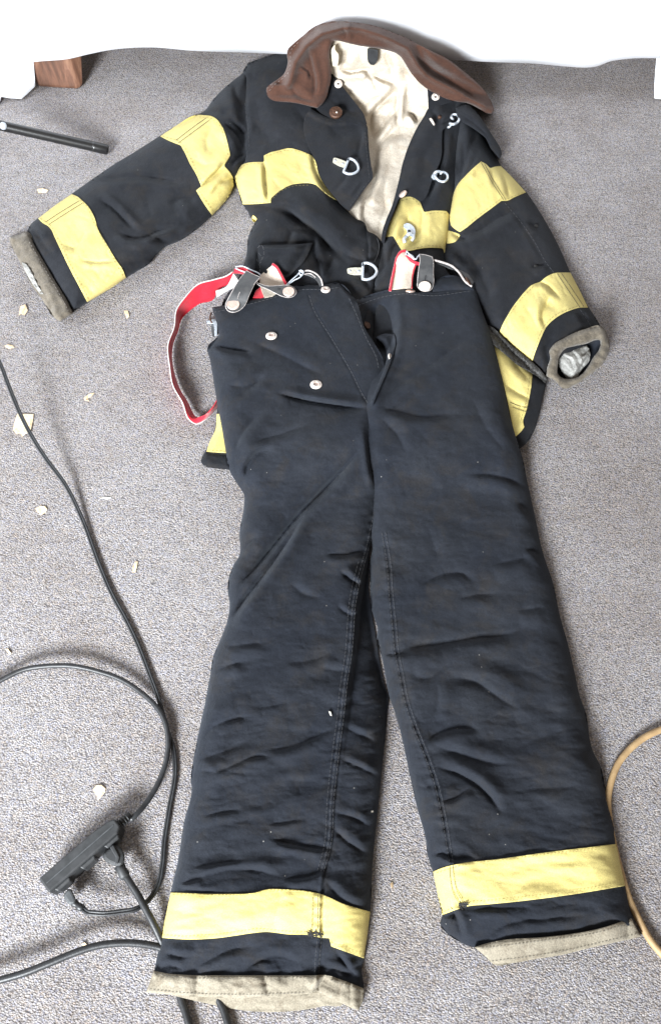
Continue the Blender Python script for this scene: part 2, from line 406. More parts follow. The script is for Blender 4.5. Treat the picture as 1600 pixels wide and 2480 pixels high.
# ------------------------------------------------------------------ carpet
def build_setting():
    o = mesh('carpet', [(-4, -2.5, 0), (4, -2.5, 0), (4, 5.5, 0), (-4, 5.5, 0)], [[0, 1, 2, 3]], M['carpet'], None, False)
    tag(o, 'grey loop pile carpet covering the floor', 'carpet', kind='structure')
    # table under a long white cloth
    YC = 1.735
    hem = [(-260, 158), (-60, 156), (0, 152), (60, 151), (110, 147), (161, 143), (218, 130), (270, 120), (364, 114), (468, 122), (580, 126), (690, 130), (850, 134), (980, 138), (1084, 144), (1180, 149),
           (1290, 153), (1380, 161), (1420, 163), (1444, 160), (1476, 148), (1516, 142), (1600, 140), (1700, 142), (1900, 150)]
    hp = spline(hem, False, 8., 120); V = []; Fc = []; rows = 26; n = len(hp)
    for px, py in hp:
        q = PY(px, py, YC); zt = .72
        for j in range(rows):
            k = j/(rows-1); z = q[2]+(zt-q[2])*k
            fold = (.016*math.sin(q[0]*9+.6)+.010*math.sin(q[0]*21+1.9+z*2))*(1-k)**.7*min(1, k*5)
            V.append((q[0], YC+fold*1.0, z))
        for j in range(10):
            V.append((q[0], YC+.02+j*.09, zt+.008*math.sin(q[0]*7+j)))
    R = rows+10
    for i in range(n-1):
        for j in range(R-1): Fc.append([i*R+j, (i+1)*R+j, (i+1)*R+j+1, i*R+j+1])
    o = mesh('tablecloth', V, Fc, M['sheet'], None, True, loc=(0, YC, 0))
    s = o.modifiers.new('thickness', 'SOLIDIFY'); s.thickness = .0012; s.offset = 1
    tag(o, 'long white cloth hanging over a table at the top of the picture behind the collar', 'tablecloth')
    # the wooden foot under the cloth
    b4 = [P(90, 214, 0), P(188, 220, 0), P(206, 212, 0), P(120, 192, 0)]
    base = np.array(b4); t4 = [PY(40, 120, 1.755), PY(163, 112, 1.757), PY(226, 106, 1.80), PY(100, 100, 1.86)]
    top = np.array(t4); top[:, 2] = .16
    mid = [base[i]*.45+top[i]*.55 for i in range(4)]
    t = thing('furniture_leg', 'reddish brown tapered wooden foot below the hem of the white cloth at top left', 'furniture leg', tuple(base.mean(0)*[1, 1, 0]))
    o = boxm('foot', list(base)+list(top), M['legwood'], t, .010, segs=4)
    # white fold hanging lower, beside the foot
    zt = .10
    def fold_sheet(name, bot, label):
        q = spline(bot, False, 3., 40); w = P(q[:, 0], q[:, 1], q[:, 2]); V = []; Fc = []; rws = 8; n = len(w)
        for p in w:
            for j in range(rws):
                k = j/(rws-1); V.append((p[0]*(1-.02*k), p[1]+(1.757-p[1])*k**.6*.9, p[2]+(zt-p[2])*k))
        for i in range(n-1):
            for j in range(rws-1): Fc.append([i*rws+j, (i+1)*rws+j, (i+1)*rws+j+1, i*rws+j+1])
        o = mesh(name, V, Fc, M['sheet'], None, True, loc=(w[:, 0].mean(), w[:, 1].mean(), 0))
        s = o.modifiers.new('thickness', 'SOLIDIFY'); s.thickness = .0015
        tag(o, label, 'cloth')
    fold_sheet('hanging_cloth', [(-60, 262, .004), (-2, 252, .004), (4, 234, .012), (30, 238, .006), (53, 239, .004), (66, 228, .008), (86, 209, .015)], 'white cloth corner touching the carpet left of the wooden foot')
    fold_sheet('hanging_cloth', [(1584, 238, .006), (1602, 240, .004), (1640, 246, .004)], 'small white cloth corner hanging at the top right edge of the picture')
    # black metal bar
    a = np.array(P(-330, 228, .16)); c = np.array(P(262, 363, .012)); L = np.linalg.norm(c-a); d = (c-a)/L
    t = thing('metal_bar', 'black round metal stand leg with a silver bolt at the left edge', 'stand leg', (float(c[0]), float(c[1]), 0))
    prof = [a+d*L*k for k in np.linspace(0, .985, 30)]
    tube('bar', prof, .0100, M['blackmetal'], t, 20)
    e = [a+d*L*k for k in (.93, .94, .992, 1.0, 1.003)]
    tube('end_cap', e, [.0101, .0104, .0104, .0094, .006], M['blackmetal'], t, 20)
    bc = a+d*L*.58
    q = P(9, 313, 0); cam = np.array([0, 0, H]); r = q-cam; r /= np.linalg.norm(r)
    # bolt head on the camera side of the bar
    s = np.cross(d, r); tt = np.linalg.solve(np.stack([r, -d, s], 1), a-cam); pb = a+d*tt[1]
    nb = -(r-d*np.dot(r, d)); nb /= np.linalg.norm(nb)
    lathe('bolt', pb+nb*.0095, [(.0072, 0), (.0072, .0015), (.006, .0032), (.003, .0042), (.0005, .0045)], M['steel'], t, 20, nb)
build_setting()
# ------------------------------------------------------------------ trousers
UP, DN, LF, RT = (0, -1), (0, 1), (-1, 0), (1, 0)
LEG_L_OUT = [(556, 1140), (572, 1168), (592, 1204), (591, 1222), (580, 1292), (580, 1344), (564, 1372), (554, 1400), (552, 1436), (556, 1460), (548, 1512), (532, 1552), (516, 1592), (508, 1640), (498, 1696),
             (482, 1770), (468, 1842), (462, 1890), (464, 1906), (446, 1990), (430, 2090), (416, 2150), (402, 2215), (390, 2272), (384, 2300), (374, 2350)]
LEG_L = [(514, 744), (552, 738), (590, 729), (624, 720), (680, 704), (712, 693), (784, 690), (820, 685), (829, 689), (856, 720), (862, 728), (872, 756), (880, 788), (904, 828), (928, 874), (929, 900), (918, 930), (902, 975), (900, 990),
         (905, 1050), (914, 1110), (925, 1165), (920, 1220), (908, 1275), (898, 1320), (893, 1380), (893, 1430), (899, 1480), (908, 1530), (918, 1596), (930, 1656), (940, 1690), (937, 1730), (934, 1770), (926, 1850), (914, 1970),
         (902, 2090), (896, 2210), (889, 2265), (882, 2322), (876, 2342), (880, 2395), (874, 2420), (850, 2418), (825, 2408), (790, 2394), (764, 2385), (740, 2394), (650, 2400), (550, 2401), (450, 2397), (366, 2390)] + LEG_L_OUT[::-1] + \
        [(548, 1100), (538, 1040), (528, 988), (520, 940), (512, 892), (508, 868), (502, 848), (504, 838), (520, 822), (530, 812), (526, 780), (516, 756)]
LEG_R_OUT = [(1147, 690), (1150, 700), (1164, 745), (1182, 794), (1196, 840), (1210, 892), (1224, 955), (1234, 1008), (1248, 1057), (1262, 1100), (1278, 1176), (1294, 1248), (1314, 1340), (1338, 1412), (1354, 1488),
             (1374, 1560), (1390, 1628), (1404, 1690), (1416, 1722), (1434, 1818), (1454, 1858), (1468, 1938), (1484, 1994), (1490, 2043), (1503, 2100), (1514, 2146), (1522, 2190), (1531, 2226)]
LEG_R = [(850, 730), (862, 726), (920, 706), (968, 698), (1000, 708), (1049, 703), (1095, 695)] + LEG_R_OUT + [(1540, 2250), (1505, 2258), (1462, 2268), (1355, 2292), (1250, 2310), (1205, 2314), (1180, 2304), (1150, 2296), (1118, 2284), (1082, 2261), (1066, 2241), (1068, 2223), (1072, 2214),
         (1058, 2160), (1047, 2109), (1040, 2088), (1034, 2068), (1031, 2036), (1009, 1955), (986, 1850), (968, 1768), (950, 1709), (943, 1690), (938, 1668), (935, 1650), (926, 1600), (912, 1542), (914, 1524), (900, 1480), (896, 1420), (895, 1360),
         (901, 1325), (893, 1290), (890, 1200), (885, 1100), (880, 990), (870, 900), (850, 800)]
BOTH = [(514, 744), (552, 738), (624, 720), (712, 693), (820, 685), (862, 726), (968, 698), (1049, 703), (1147, 690)] + LEG_R_OUT[1:16] + [(1374, 1560), (556, 1560)] + LEG_L_OUT[:10][::-1] + \
       [(548, 1100), (528, 988), (512, 892), (502, 848), (530, 812), (514, 744)]
def b_pants(x, y):
    return .030*(1-sm(1060, 1230, y))
CR_L = [
 ([(885, 1075), (840, 1125), (790, 1180), (730, 1240), (660, 1325), (600, 1395), (556, 1434)], .026, 13, (.7, .7), .42, 2.0),
 ([(735, 1250), (690, 1320), (640, 1390), (590, 1455), (546, 1518)], .022, 11, (.7, .7), .42, 2.0),
 ([(898, 987), (850, 986), (800, 980), (730, 968), (666, 950)], .015, 7, UP, .6, 2.2),
 ([(515, 836), (560, 846), (608, 852)], .010, 9, DN, .6, 2),
 ([(590, 818), (640, 840), (700, 868), (760, 900), (800, 915)], .005, 14, UP, .7, 2),
 ([(594, 1160), (598, 1130), (622, 1100), (656, 1084)], .008, 8, LF, .7, 2),
 ([(615, 1070), (680, 1052), (745, 1026)], .006, 11, DN, .8, 2),
 ([(560, 1110), (585, 1050), (620, 1010), (650, 990)], .006, 14, RT, .8, 2),
 ([(640, 905), (590, 950), (560, 960)], .004, 14, DN, .8, 2),
 ([(540, 930), (600, 935), (650, 905)], .005, 14, UP, .8, 2),
 ([(890, 1030), (893, 1080), (900, 1130), (915, 1190)], .010, 7, LF, .6, 2),
 ([(580, 1345), (600, 1315), (620, 1300)], .005, 8, DN, .6, 2),
 ([(790, 1342), (830, 1344), (880, 1334)], .006, 8, DN, .7, 2), ([(828, 1386), (850, 1404), (870, 1416)], .009, 8, UP, .8, 2),
 ([(700, 1410), (740, 1440), (790, 1450)], .004, 14, UP, .7, 2), ([(820, 1470), (850, 1490), (868, 1486)], .005, 8, UP, .7, 2),
 ([(548, 1566), (590, 1562), (640, 1558)], .005, 12, DN, .8, 2), ([(700, 1606), (760, 1598), (800, 1580)], .004, 12, DN, .8, 2),
 ([(780, 1618), (830, 1622), (850, 1610)], .004, 9, UP, .8, 2),
 ([(512, 1634), (550, 1612), (592, 1604)], .007, 10, DN, .8, 2), ([(600, 1712), (650, 1712), (690, 1700)], .004, 11, DN, .8, 2),
 ([(488, 1800), (512, 1764), (565, 1742), (610, 1735)], .008, 9, DN, .7, 2), ([(474, 1842), (535, 1824), (594, 1802)], .008, 11, DN, .8, 2),
 ([(500, 1880), (560, 1856), (620, 1832), (672, 1836)], .008, 9, DN, .8, 2), ([(630, 1816), (700, 1810), (760, 1786), (812, 1762)], .009, 11, DN, .8, 2),
 ([(836, 1762), (870, 1778), (905, 1794)], .007, 9, UP, .8, 2), ([(824, 1838), (865, 1856), (918, 1880)], .009, 8, UP, .8, 2),
 ([(464, 1892), (486, 1868), (520, 1870)], .008, 8, UP, .6, 2), ([(780, 1882), (815, 1884)], .003, 5, DN, .8, 2),
 ([(490, 1978), (530, 1968), (584, 1962)], .006, 8, DN, .8, 2), ([(650, 1996), (700, 1990), (730, 1984)], .006, 8, DN, .8, 2),
 ([(700, 1890), (760, 1892)], .003, 10, UP, .8, 2), ([(806, 1966), (850, 1978), (895, 2000)], .008, 9, UP, .8, 2),
 ([(655, 2030), (700, 2042), (745, 2050), (798, 2058)], .012, 8, DN, .8, 2), ([(806, 2006), (838, 2036), (885, 2066)], .009, 10, UP, .8, 2),
 ([(460, 2102), (520, 2092), (600, 2082)], .008, 8, DN, .8, 2), ([(480, 2126), (560, 2106), (640, 2112), (680, 2122)], .009, 10, UP, .8, 2),
 ([(690, 2128), (750, 2122), (786, 2106)], .009, 8, DN, .8, 2), ([(438, 2140), (488, 2126)], .009, 6, DN, .8, 2),
 ([(790, 2134), (815, 2165), (850, 2190), (880, 2198)], .008, 10, UP, .8, 2), ([(418, 2150), (470, 2158), (540, 2160)], .006, 5, UP, .6, 2.2),
 ([(400, 2306), (440, 2318), (470, 2314)], .009, 8, UP, .8, 2), ([(470, 2345), (520, 2318), (560, 2300), (610, 2292)], .008, 10, DN, .8, 2),
 ([(600, 2345), (640, 2320), (690, 2318), (720, 2330)], .009, 9, UP, .8, 2), ([(385, 2345), (410, 2338), (440, 2346)], .008, 7, UP, .8, 2),
 ([(770, 2342), (820, 2350), (870, 2376)], .010, 9, UP, .8, 2), ([(810, 2300), (835, 2335), (872, 2375)], .011, 8, RT, .8, 2),
 ([(855, 2345), (876, 2336)], .006, 6, UP, .8, 2), ([(660, 2260), (672, 2200), (690, 2155)], .003, 14, RT, .8, 2),
]
CR_R = [
 ([(930, 1582), (1000, 1568), (1080, 1556), (1150, 1545), (1230, 1536), (1290, 1508)], .012, 16, DN, .8, 2),
 ([(918, 1580), (950, 1586), (985, 1580)], .009, 7, DN, .7, 2), ([(1015, 1418), (1070, 1392), (1120, 1390), (1152, 1412)], .007, 12, DN, .8, 2),
 ([(1110, 1450), (1150, 1442), (1200, 1440)], .006, 12, DN, .8, 2), ([(1200, 1366), (1280, 1350)], .006, 12, DN, .8, 2), ([(1276, 1330), (1296, 1336), (1316, 1358)], .009, 8, DN, .8, 2),
 ([(1125, 1148), (1180, 1148), (1230, 1160), (1276, 1182)], .009, 13, DN, .8, 2), ([(1256, 1218), (1294, 1250)], .007, 9, DN, .8, 2),
 ([(1026, 1802), (1060, 1776), (1100, 1764), (1160, 1766)], .010, 11, DN, .8, 2), ([(1050, 1806), (1110, 1826), (1180, 1846), (1250, 1850)], .008, 13, UP, .8, 2),
 ([(1056, 1856), (1110, 1874), (1165, 1908), (1215, 1968)], .014, 12, UP, .8, 2), ([(1066, 1942), (1100, 1934), (1135, 1908)], .007, 8, DN, .8, 2),
 ([(1080, 1640), (1140, 1648), (1210, 1690), (1270, 1730)], .010, 20, UP, .8, 2), ([(1090, 1600), (1040, 1640), (990, 1640)], .006, 14, UP, .8, 2),
 ([(1034, 2072), (1070, 2068), (1104, 2082), (1150, 2078)], .011, 7, DN, .7, 2), ([(1200, 2076), (1260, 2064), (1330, 2052)], .004, 10, DN, .7, 2),
 ([(915, 985), (960, 996), (1020, 1010), (1100, 1004)], .008, 12, DN, .8, 2), ([(916, 975), (970, 930), (1060, 870), (1150, 806)], .008, 16, DN, .7, 2),
 ([(935, 1000), (985, 960), (1050, 920)], .005, 12, UP, .8, 2), ([(920, 1010), (960, 1050), (985, 1100)], .006, 14, RT, .8, 2), ([(1140, 960), (1180, 1040), (1230, 1100)], .006, 24, RT, .8, 2),
 ([(1035, 1270), (1050, 1320), (1065, 1360)], .004, 18, RT, .8, 2), ([(1250, 1480), (1320, 1470)], .006, 14, DN, .8, 2), ([(1230, 1920), (1300, 1910), (1420, 1905)], .004, 18, DN, .8, 2),
 ([(965, 1775), (985, 1760), (995, 1740)], .006, 8, RT, .7, 2), ([(930, 1650), (955, 1636), (965, 1620)], .008, 7, UP, .7, 2), ([(1005, 1900), (1030, 1908), (1050, 1895)], .005, 8, UP, .8, 2),
 ([(1220, 1830), (1300, 1790), (1400, 1760)], .004, 26, DN, .8, 2), ([(1070, 2225), (1100, 2216), (1112, 2250), (1120, 2280)], .011, 8, RT, .8, 2), ([(1150, 2290), (1220, 2240), (1330, 2225), (1430, 2215)], .007, 14, DN, .6, 2),
 ([(1130, 2205), (1200, 2200), (1280, 2196)], .005, 8, DN, .5, 2), ([(905, 1448), (930, 1440), (960, 1444)], .004, 7, DN, .8, 2), ([(1120, 770), (1060, 800), (1000, 850)], .003, 22, DN, .8, 2),
 ([(1060, 1660), (1060, 1700), (1050, 1740)], .004, 12, RT, .8, 2),
]
def wr_pants(x, y, leg):
    low = sm(1450, 1800, y)
    a = .0030*wr(x, y, 150, 46, -12 if leg == 'L' else 10, 3)*(1+.4*low)
    a = a+.0018*low*(1-np.abs(wr(x, y, 120, 20, -8 if leg == 'L' else 8, 11)))*(.55 if leg == 'L' else .35)
    a = a+.0035*wr(x, y, 210, 170, 20, 7)
    a = a+.0008*wr(x, y, 34, 16, 5, 23)
    bm = 1-.85*(np.exp(-((y-2215)/62)**4) if leg == 'L' else np.exp(-((y-(2145-(x-1100)*.125))/60)**4))
    a = a+bm*.0013*crumple(x, y, 40, -14 if leg == 'L' else 12, 31, 5)*(.5+.8*low)+bm*.0009*crumple(x, y, 15, -8, 37, 4)
    return a
def leg_h(x, y, loop, leg):
    d = sdist(x, y, loop, True)[0]; db = sdist(x, y, BOTH, True)[0]
    k = sm(960, 1200, y)
    w = mpp(y)
    D = (db*(1-k)+d*k)*w
    D = np.minimum(D, d*w+.012*(1-k)+.002)
    T = .020+.018*sm(700, 1050, y)+.002*sm(1500, 2000, y)
    T = T*(1-.55*sm(2200, 2400, y))
    return b_pants(x, y)+.003+T*puff(D, .040), d*w
INSEAM_L = [(920, 1200), (908, 1260), (896, 1316), (884, 1360), (872, 1404), (860, 1472), (856, 1530), (852, 1580), (840, 1660), (834, 1720), (820, 1830), (808, 1940), (802, 2040), (796, 2070), (784, 2110), (778, 2156)]
def side_L(x, y):
    """signed horizontal distance to the inseam of the left leg, + to its right"""
    a = np.array(INSEAM_L+[(776, 2270), (768, 2360)], float)
    return x-np.interp(y, a[:, 1], a[:, 0])
def h_left(x, y):
    h, d = leg_h(x, y, LEG_L, 'L')
    f = sm(0, .02, d)*.85+.15
    h = h+f*(wr_pants(x, y, 'L')+creases(x, y, CR_L)*(1-.42*sm(1500, 1750, y)))
    s = side_L(x, y)
    drop = (.020*sm(1290, 1400, y)*(1-sm(1560, 1900, y)))*sm(2, 16, s)
    h = h-drop+.0022*np.exp(-((s+3)/4)**2)*sm(1180, 1250, y)-.0016*np.exp(-((s-4)/3)**2)*sm(1180, 1250, y)
    # puckers along the inseam
    h = h+.0012*np.sin(y/4.2+2*fbm(x/40, y/40, 9))*np.exp(-((s+9)/9)**2)*sm(1180, 1260, y)
    # flap seam from waist to crotch
    fs = sdist(x, y, [(748, 715), (760, 750), (800, 815), (850, 900), (880, 960), (896, 984)])[0]
    h = h-.0016*np.exp(-(fs/3.5)**2)
    # waistband rolled up a little
    wb = sdist(x, y, LEG_L[:10])[0]
    h = h+.004*np.exp(-((wb-6)/8)**2)
    return np.maximum(h, b_pants(x, y)+.003)
INSEAM_R = [(924, 1290), (936, 1360), (942, 1440), (950, 1520), (956, 1580), (966, 1630), (980, 1700), (1000, 1760), (1028, 1830), (1052, 1900), (1068, 1970), (1080, 2040), (1088, 2092)]
def h_right(x, y):
    h, d = leg_h(x, y, LEG_R, 'R')
    f = sm(0, .02, d)*.85+.15
    h = h+f*(wr_pants(x, y, 'R')+.72*creases(x, y, CR_R))
    a = np.array(INSEAM_R, float); s = x-np.interp(y, a[:, 1], a[:, 0])
    m = sm(1290, 1350, y)*(1-sm(2088, 2096, y))
    h = h+m*(.0018*np.exp(-((s+3)/4)**2)-.0014*np.exp(-((s-4)/3)**2)+.0012*np.sin(y/4.0+3*fbm(x/40, y/40, 19))*np.exp(-((s+2)/11)**2))
    # the waist hollow behind the fly
    g = np.exp(-(((x-915)/48)**2+((y-800)/75)**2)*1.1)
    h = h-.050*g
    e = sdist(x, y, [(962, 735), (968, 780), (962, 850), (935, 920), (908, 975)])[0]
    h = h+.007*np.exp(-(e/12)**2)
    wb = sdist(x, y, [(862, 726), (920, 706), (968, 698), (1049, 703), (1140, 690)])[0]
    h = h+.003*np.exp(-((wb-5)/7)**2)
    return np.maximum(h, b_pants(x, y)*.1+.004)
def build_trousers():
    t = thing('trousers', 'dark navy firefighter trousers with yellow bands at the ankles laid over the jacket', 'trousers', tuple(P(900, 1500, 0)))
    rl = panel('leg', LEG_R, h_right, M['pants'], t, 3.2, lambda x, y: np.minimum(b_pants(x, y)*.3+.0015, .002), label='leg on the right of the photo with its edge under the fly')
    ll = panel('leg', LEG_L, h_left, M['pants'], t, 3.0, lambda x, y: b_pants(x, y)*.95+.0015, label='leg on the left of the photo, folded over the fly')
    stitch('stitching', [INSEAM_L[:-1], [(p[0]-7, p[1]) for p in INSEAM_L[:-1]], [(p[0]-16, p[1]) for p in INSEAM_L[3:-1]], [(518, 756), (556, 748), (628, 730), (684, 714), (716, 704), (784, 700), (822, 696)],
             [(748, 715), (760, 750), (800, 815), (850, 900), (880, 960), (894, 982)], [(845, 722), (862, 760), (885, 815), (912, 870), (916, 890)],
             [(778, 2280), (774, 2320), (772, 2358)], [(768, 2280), (764, 2320), (762, 2355)]], h_left, M['gthread'], ll, 1.1, 7, 3)
    stitch('stitching', [INSEAM_R, [(p[0]+9, p[1]) for p in INSEAM_R], [(866, 740), (922, 720), (968, 712), (1049, 716), (1140, 704)], [(1102, 2210), (1090, 2196)]], h_right, M['gthread'], rl, 1.1, 7, 3)
    # waist piece standing up behind
    W = [(1046, 708), (1049, 690), (1056, 678), (1066, 672), (1105, 668), (1130, 680), (1148, 694), (1146, 704), (1100, 704)]
    panel('back_waistband', W, lambda x, y: .040+.012*puff(sdist(x, y, W, True)[0]*mpp(y), .02)+.001*wr(x, y, 30, 14), M['pants'], t, 3, thick=.006)
    # fly placket
    FL = [(908, 818), (930, 808), (954, 810), (958, 826), (954, 850), (945, 880), (932, 912), (920, 940), (908, 968), (902, 984), (897, 976), (908, 948), (922, 914), (934, 880), (936, 860), (932, 842), (922, 828)]
    def h_fly(x, y):
        d = sdist(x, y, [(916, 816), (934, 822), (942, 846), (940, 874), (928, 908), (910, 950), (900, 978)])[0]
        return np.maximum(h_right(x, y)+.004, .036+.014*sm(830, 960, y))+.006*np.exp(-(d/9)**2)
    fp = panel('fly_placket', FL, h_fly, M['pants'], t, 2.5, thick=.012)
    FS = [(914, 832), (926, 838), (932, 856), (931, 874), (926, 872), (916, 852)]
    # snaps, rings and buttons
    def snap(px, py, hf, r=.0098, tint='nickel', parent=t, name='snap'):
        x = np.array([float(px)]); y = np.array([float(py)])
        z = float(hf(x, y)[0]); e = 6.
        zx = float((hf(x+e, y)-hf(x-e, y))[0]); zy = float((hf(x, y+e)-hf(x, y-e))[0]); k = 2*e*float(mpp(py))
        n = np.array([-zx/k*.7, zy/k*.7, 1.])
        c = P(px, py, z+.0004)
        return c, n
    def socket(px, py, hf, r=.0098, parent=t):
        c, n = snap(px, py, hf)
        o = lathe('snap', c, [(r, 0), (r, .0009), (r*.93, .0014), (r*.62, .0012), (r*.60, .0022), (r*.42, .0024), (r*.38, .0012), (.0001, .0012)], M['nickel'], parent, 32, n)
        lathe('socket_hole', c+np.array(n)/np.linalg.norm(n)*.00125, [(r*.15, 0), (r*.15, .0003), (.0001, .0003)], M['hole'], o, 16, n)
        lathe('socket_ring', c+np.array(n)/np.linalg.norm(n)*.0023, [(r*.54, 0), (r*.54, .0002), (r*.49, .0002), (r*.49, 0)], M['copper'], o, 24, n)
        return o
    def button(px, py, hf, r=.0105, mat='copper', parent=t, z=None, n=None, sx=1.):
        c, nn = snap(px, py, hf)
        if z is not None: c = P(px, py, z)
        if n is not None: nn = n
        return lathe('button', c, [(r, 0), (r, .0010), (r*.9, .0022), (r*.86, .0019), (r*.5, .0024), (.0001, .0026)], M[mat], parent, 30, nn, sx=sx)
    build_trousers.socket = socket; build_trousers.button = button
    socket(657, 814, h_left); socket(765, 932, h_left); socket(788, 702, h_left, .0085)
    button(993, 706, h_right, .0085); button(888, 788, lambda x, y: h_right(x, y)+.012, .007, 'bronze')
    button(943, 865, lambda x, y: h_fly(x, y), .0065, 'nickel', n=(.9, -.1, .45))
    # yellow bands
    def bl(x, y): return h_left(x, y)+.0018
    def br(x, y): return h_right(x, y)+.0018
    BL = [(414, 2161), (480, 2164), (550, 2165), (620, 2161), (645, 2154), (690, 2154), (725, 2156), (775, 2165), (835, 2190), (896, 2208), (889, 2265), (881, 2321), (840, 2306), (802, 2292), (797, 2272), (770, 2270), (750, 2265),
          (700, 2263), (640, 2257), (610, 2260), (570, 2266), (525, 2272), (450, 2275), (389, 2271), (402, 2215)]
    g = panel('reflective_band', BL, bl, M['yellow'], t, 3.2, thick=.0025, corner=40, label='yellow ankle band on the left leg')
    stitch('stitching', [[(418, 2167), (550, 2171), (640, 2160), (725, 2162), (775, 2171), (892, 2214)], [(394, 2265), (450, 2269), (525, 2266), (620, 2252), (700, 2257), (764, 2262)], [(800, 2285), (840, 2299), (880, 2313)]], bl, M['ythread'], g, .8, 5, 4, .0012)
    stitch('stitching', [[(775, 2166), (773, 2268)], [(770, 2166), (768, 2268)]], bl, M['thread'], g, 1.3, 30, 2, .0016)
    stitch('stitching', [[(757, 2172), (755, 2262)]], bl, M['thread'], g, 1.3, 10, 3, .0016)
    stitch('bar_tack', [[(742, 2256), (752, 2262), (768, 2260), (784, 2264)], [(744, 2262), (762, 2266), (782, 2260)], [(746, 2268), (765, 2258), (780, 2270)], [(750, 2252), (756, 2272)], [(764, 2252), (766, 2274)], [(774, 2254), (778, 2274)]], bl, M['thread'], g, 3.0, 30, 0, .0018)
    BR = [(1048, 2111), (1072, 2101), (1100, 2094), (1218, 2079), (1309, 2066), (1491, 2044), (1503, 2100), (1514, 2145), (1400, 2164), (1264, 2182), (1173, 2191), (1138, 2194), (1114, 2200), (1070, 2216), (1058, 2160)]
    g = panel('reflective_band', BR, br, M['yellow'], t, 3.2, thick=.0025, corner=35, label='soiled yellow ankle band on the right leg')
    stitch('stitching', [[(1056, 2114), (1104, 2100), (1309, 2073), (1490, 2051)], [(1074, 2208), (1112, 2194), (1264, 2176), (1400, 2157), (1510, 2139)]], br, M['ythread'], g, .8, 5, 4, .0012)
    stitch('stitching', [[(1088, 2096), (1090, 2130), (1098, 2165), (1112, 2190)], [(1096, 2096), (1099, 2128), (1107, 2160), (1122, 2188)]], br, M['thread'], g, 1.3, 30, 1, .0016)
    stitch('bar_tack', [[(1110, 2190), (1132, 2186)], [(1110, 2194), (1134, 2190)], [(1112, 2199), (1130, 2194)], [(1112, 2186), (1120, 2204)]], br, M['thread'], g, 4, 30, 0, .0018)
    # cuffs
    CL = [(372, 2351), (410, 2358), (450, 2361), (550, 2362), (700, 2362), (760, 2362), (786, 2361), (830, 2374), (881, 2394), (879, 2420), (868, 2447), (848, 2440), (830, 2431), (800, 2418), (778, 2406), (764, 2400), (748, 2409), (700, 2413),
          (600, 2416), (550, 2416), (450, 2412), (400, 2408), (354, 2404), (362, 2380)]
    def h_cl(x, y):
        yc = np.minimum(y, 2350); h = h_left(np.clip(x, 385, 872), yc)*.92*(1-.25*sm(2355, 2420, y))+.0035+.004*puff(sdist(x, y, CL, True)[0]*mpp(y), .008)
        h = h+creases(x, y, [([(762, 2400), (776, 2382), (786, 2364)], .008, 8, LF, .8, 2), ([(640, 2365), (650, 2410)], .003, 12, LF, .8, 2), ([(480, 2365), (474, 2410)], .003, 12, LF, .8, 2)])+.0016*wr(x, y, 40, 18, 10, 5)
        return h
    ck = panel('cuff', CL, h_cl, M['khaki'], t, 3, thick=.0035, corner=40)
    stitch('stitching', [[(374, 2358), (450, 2368), (600, 2369), (760, 2369)], [(362, 2397), (450, 2405), (600, 2409), (740, 2404)], [(800, 2374), (872, 2400)]], h_cl, M['gthread'], ck, .8, 5, 4, .0008)
    CB = [(380, 2400), (500, 2404), (650, 2402), (780, 2398), (835, 2425), (828, 2434), (790, 2436), (740, 2445), (650, 2451), (550, 2441), (500, 2430), (440, 2416)]
    panel('cuff_lining', CB, lambda x, y: .0035+.010*sm(2452, 2395, y)+.0012*wr(x, y, 50, 12, 0, 31), M['khaki'], t, 3, thick=.0035)
    CRr = [(1148, 2294), (1180, 2284), (1214, 2277), (1309, 2270), (1380, 2262), (1445, 2250), (1528, 2224), (1540, 2248), (1552, 2268), (1510, 2278), (1468, 2287), (1420, 2298), (1355, 2314), (1300, 2322), (1245, 2332), (1195, 2336), (1173, 2315)]
    def h_cr(x, y):
        yt = 2290-.184*(x-1148)-22
        return h_right(np.clip(x, 1150, 1518), np.minimum(y, yt))*.9*(1-.3*sm(25, 75, y-yt))+.003+.004*puff(sdist(x, y, CRr, True)[0]*mpp(y), .008)+.0012*wr(x, y, 36, 22, -10, 8)
    ck = panel('cuff', CRr, h_cr, M['khaki'], t, 3, thick=.0035)
    stitch('stitching', [[(1165, 2297), (1309, 2279), (1445, 2259), (1528, 2234)], [(1190, 2328), (1355, 2305), (1468, 2279), (1545, 2261)]], h_cr, M['gthread'], ck, .8, 5, 4, .0008)
    # slanted pocket patch of fluff
    return t
TR = build_trousers()
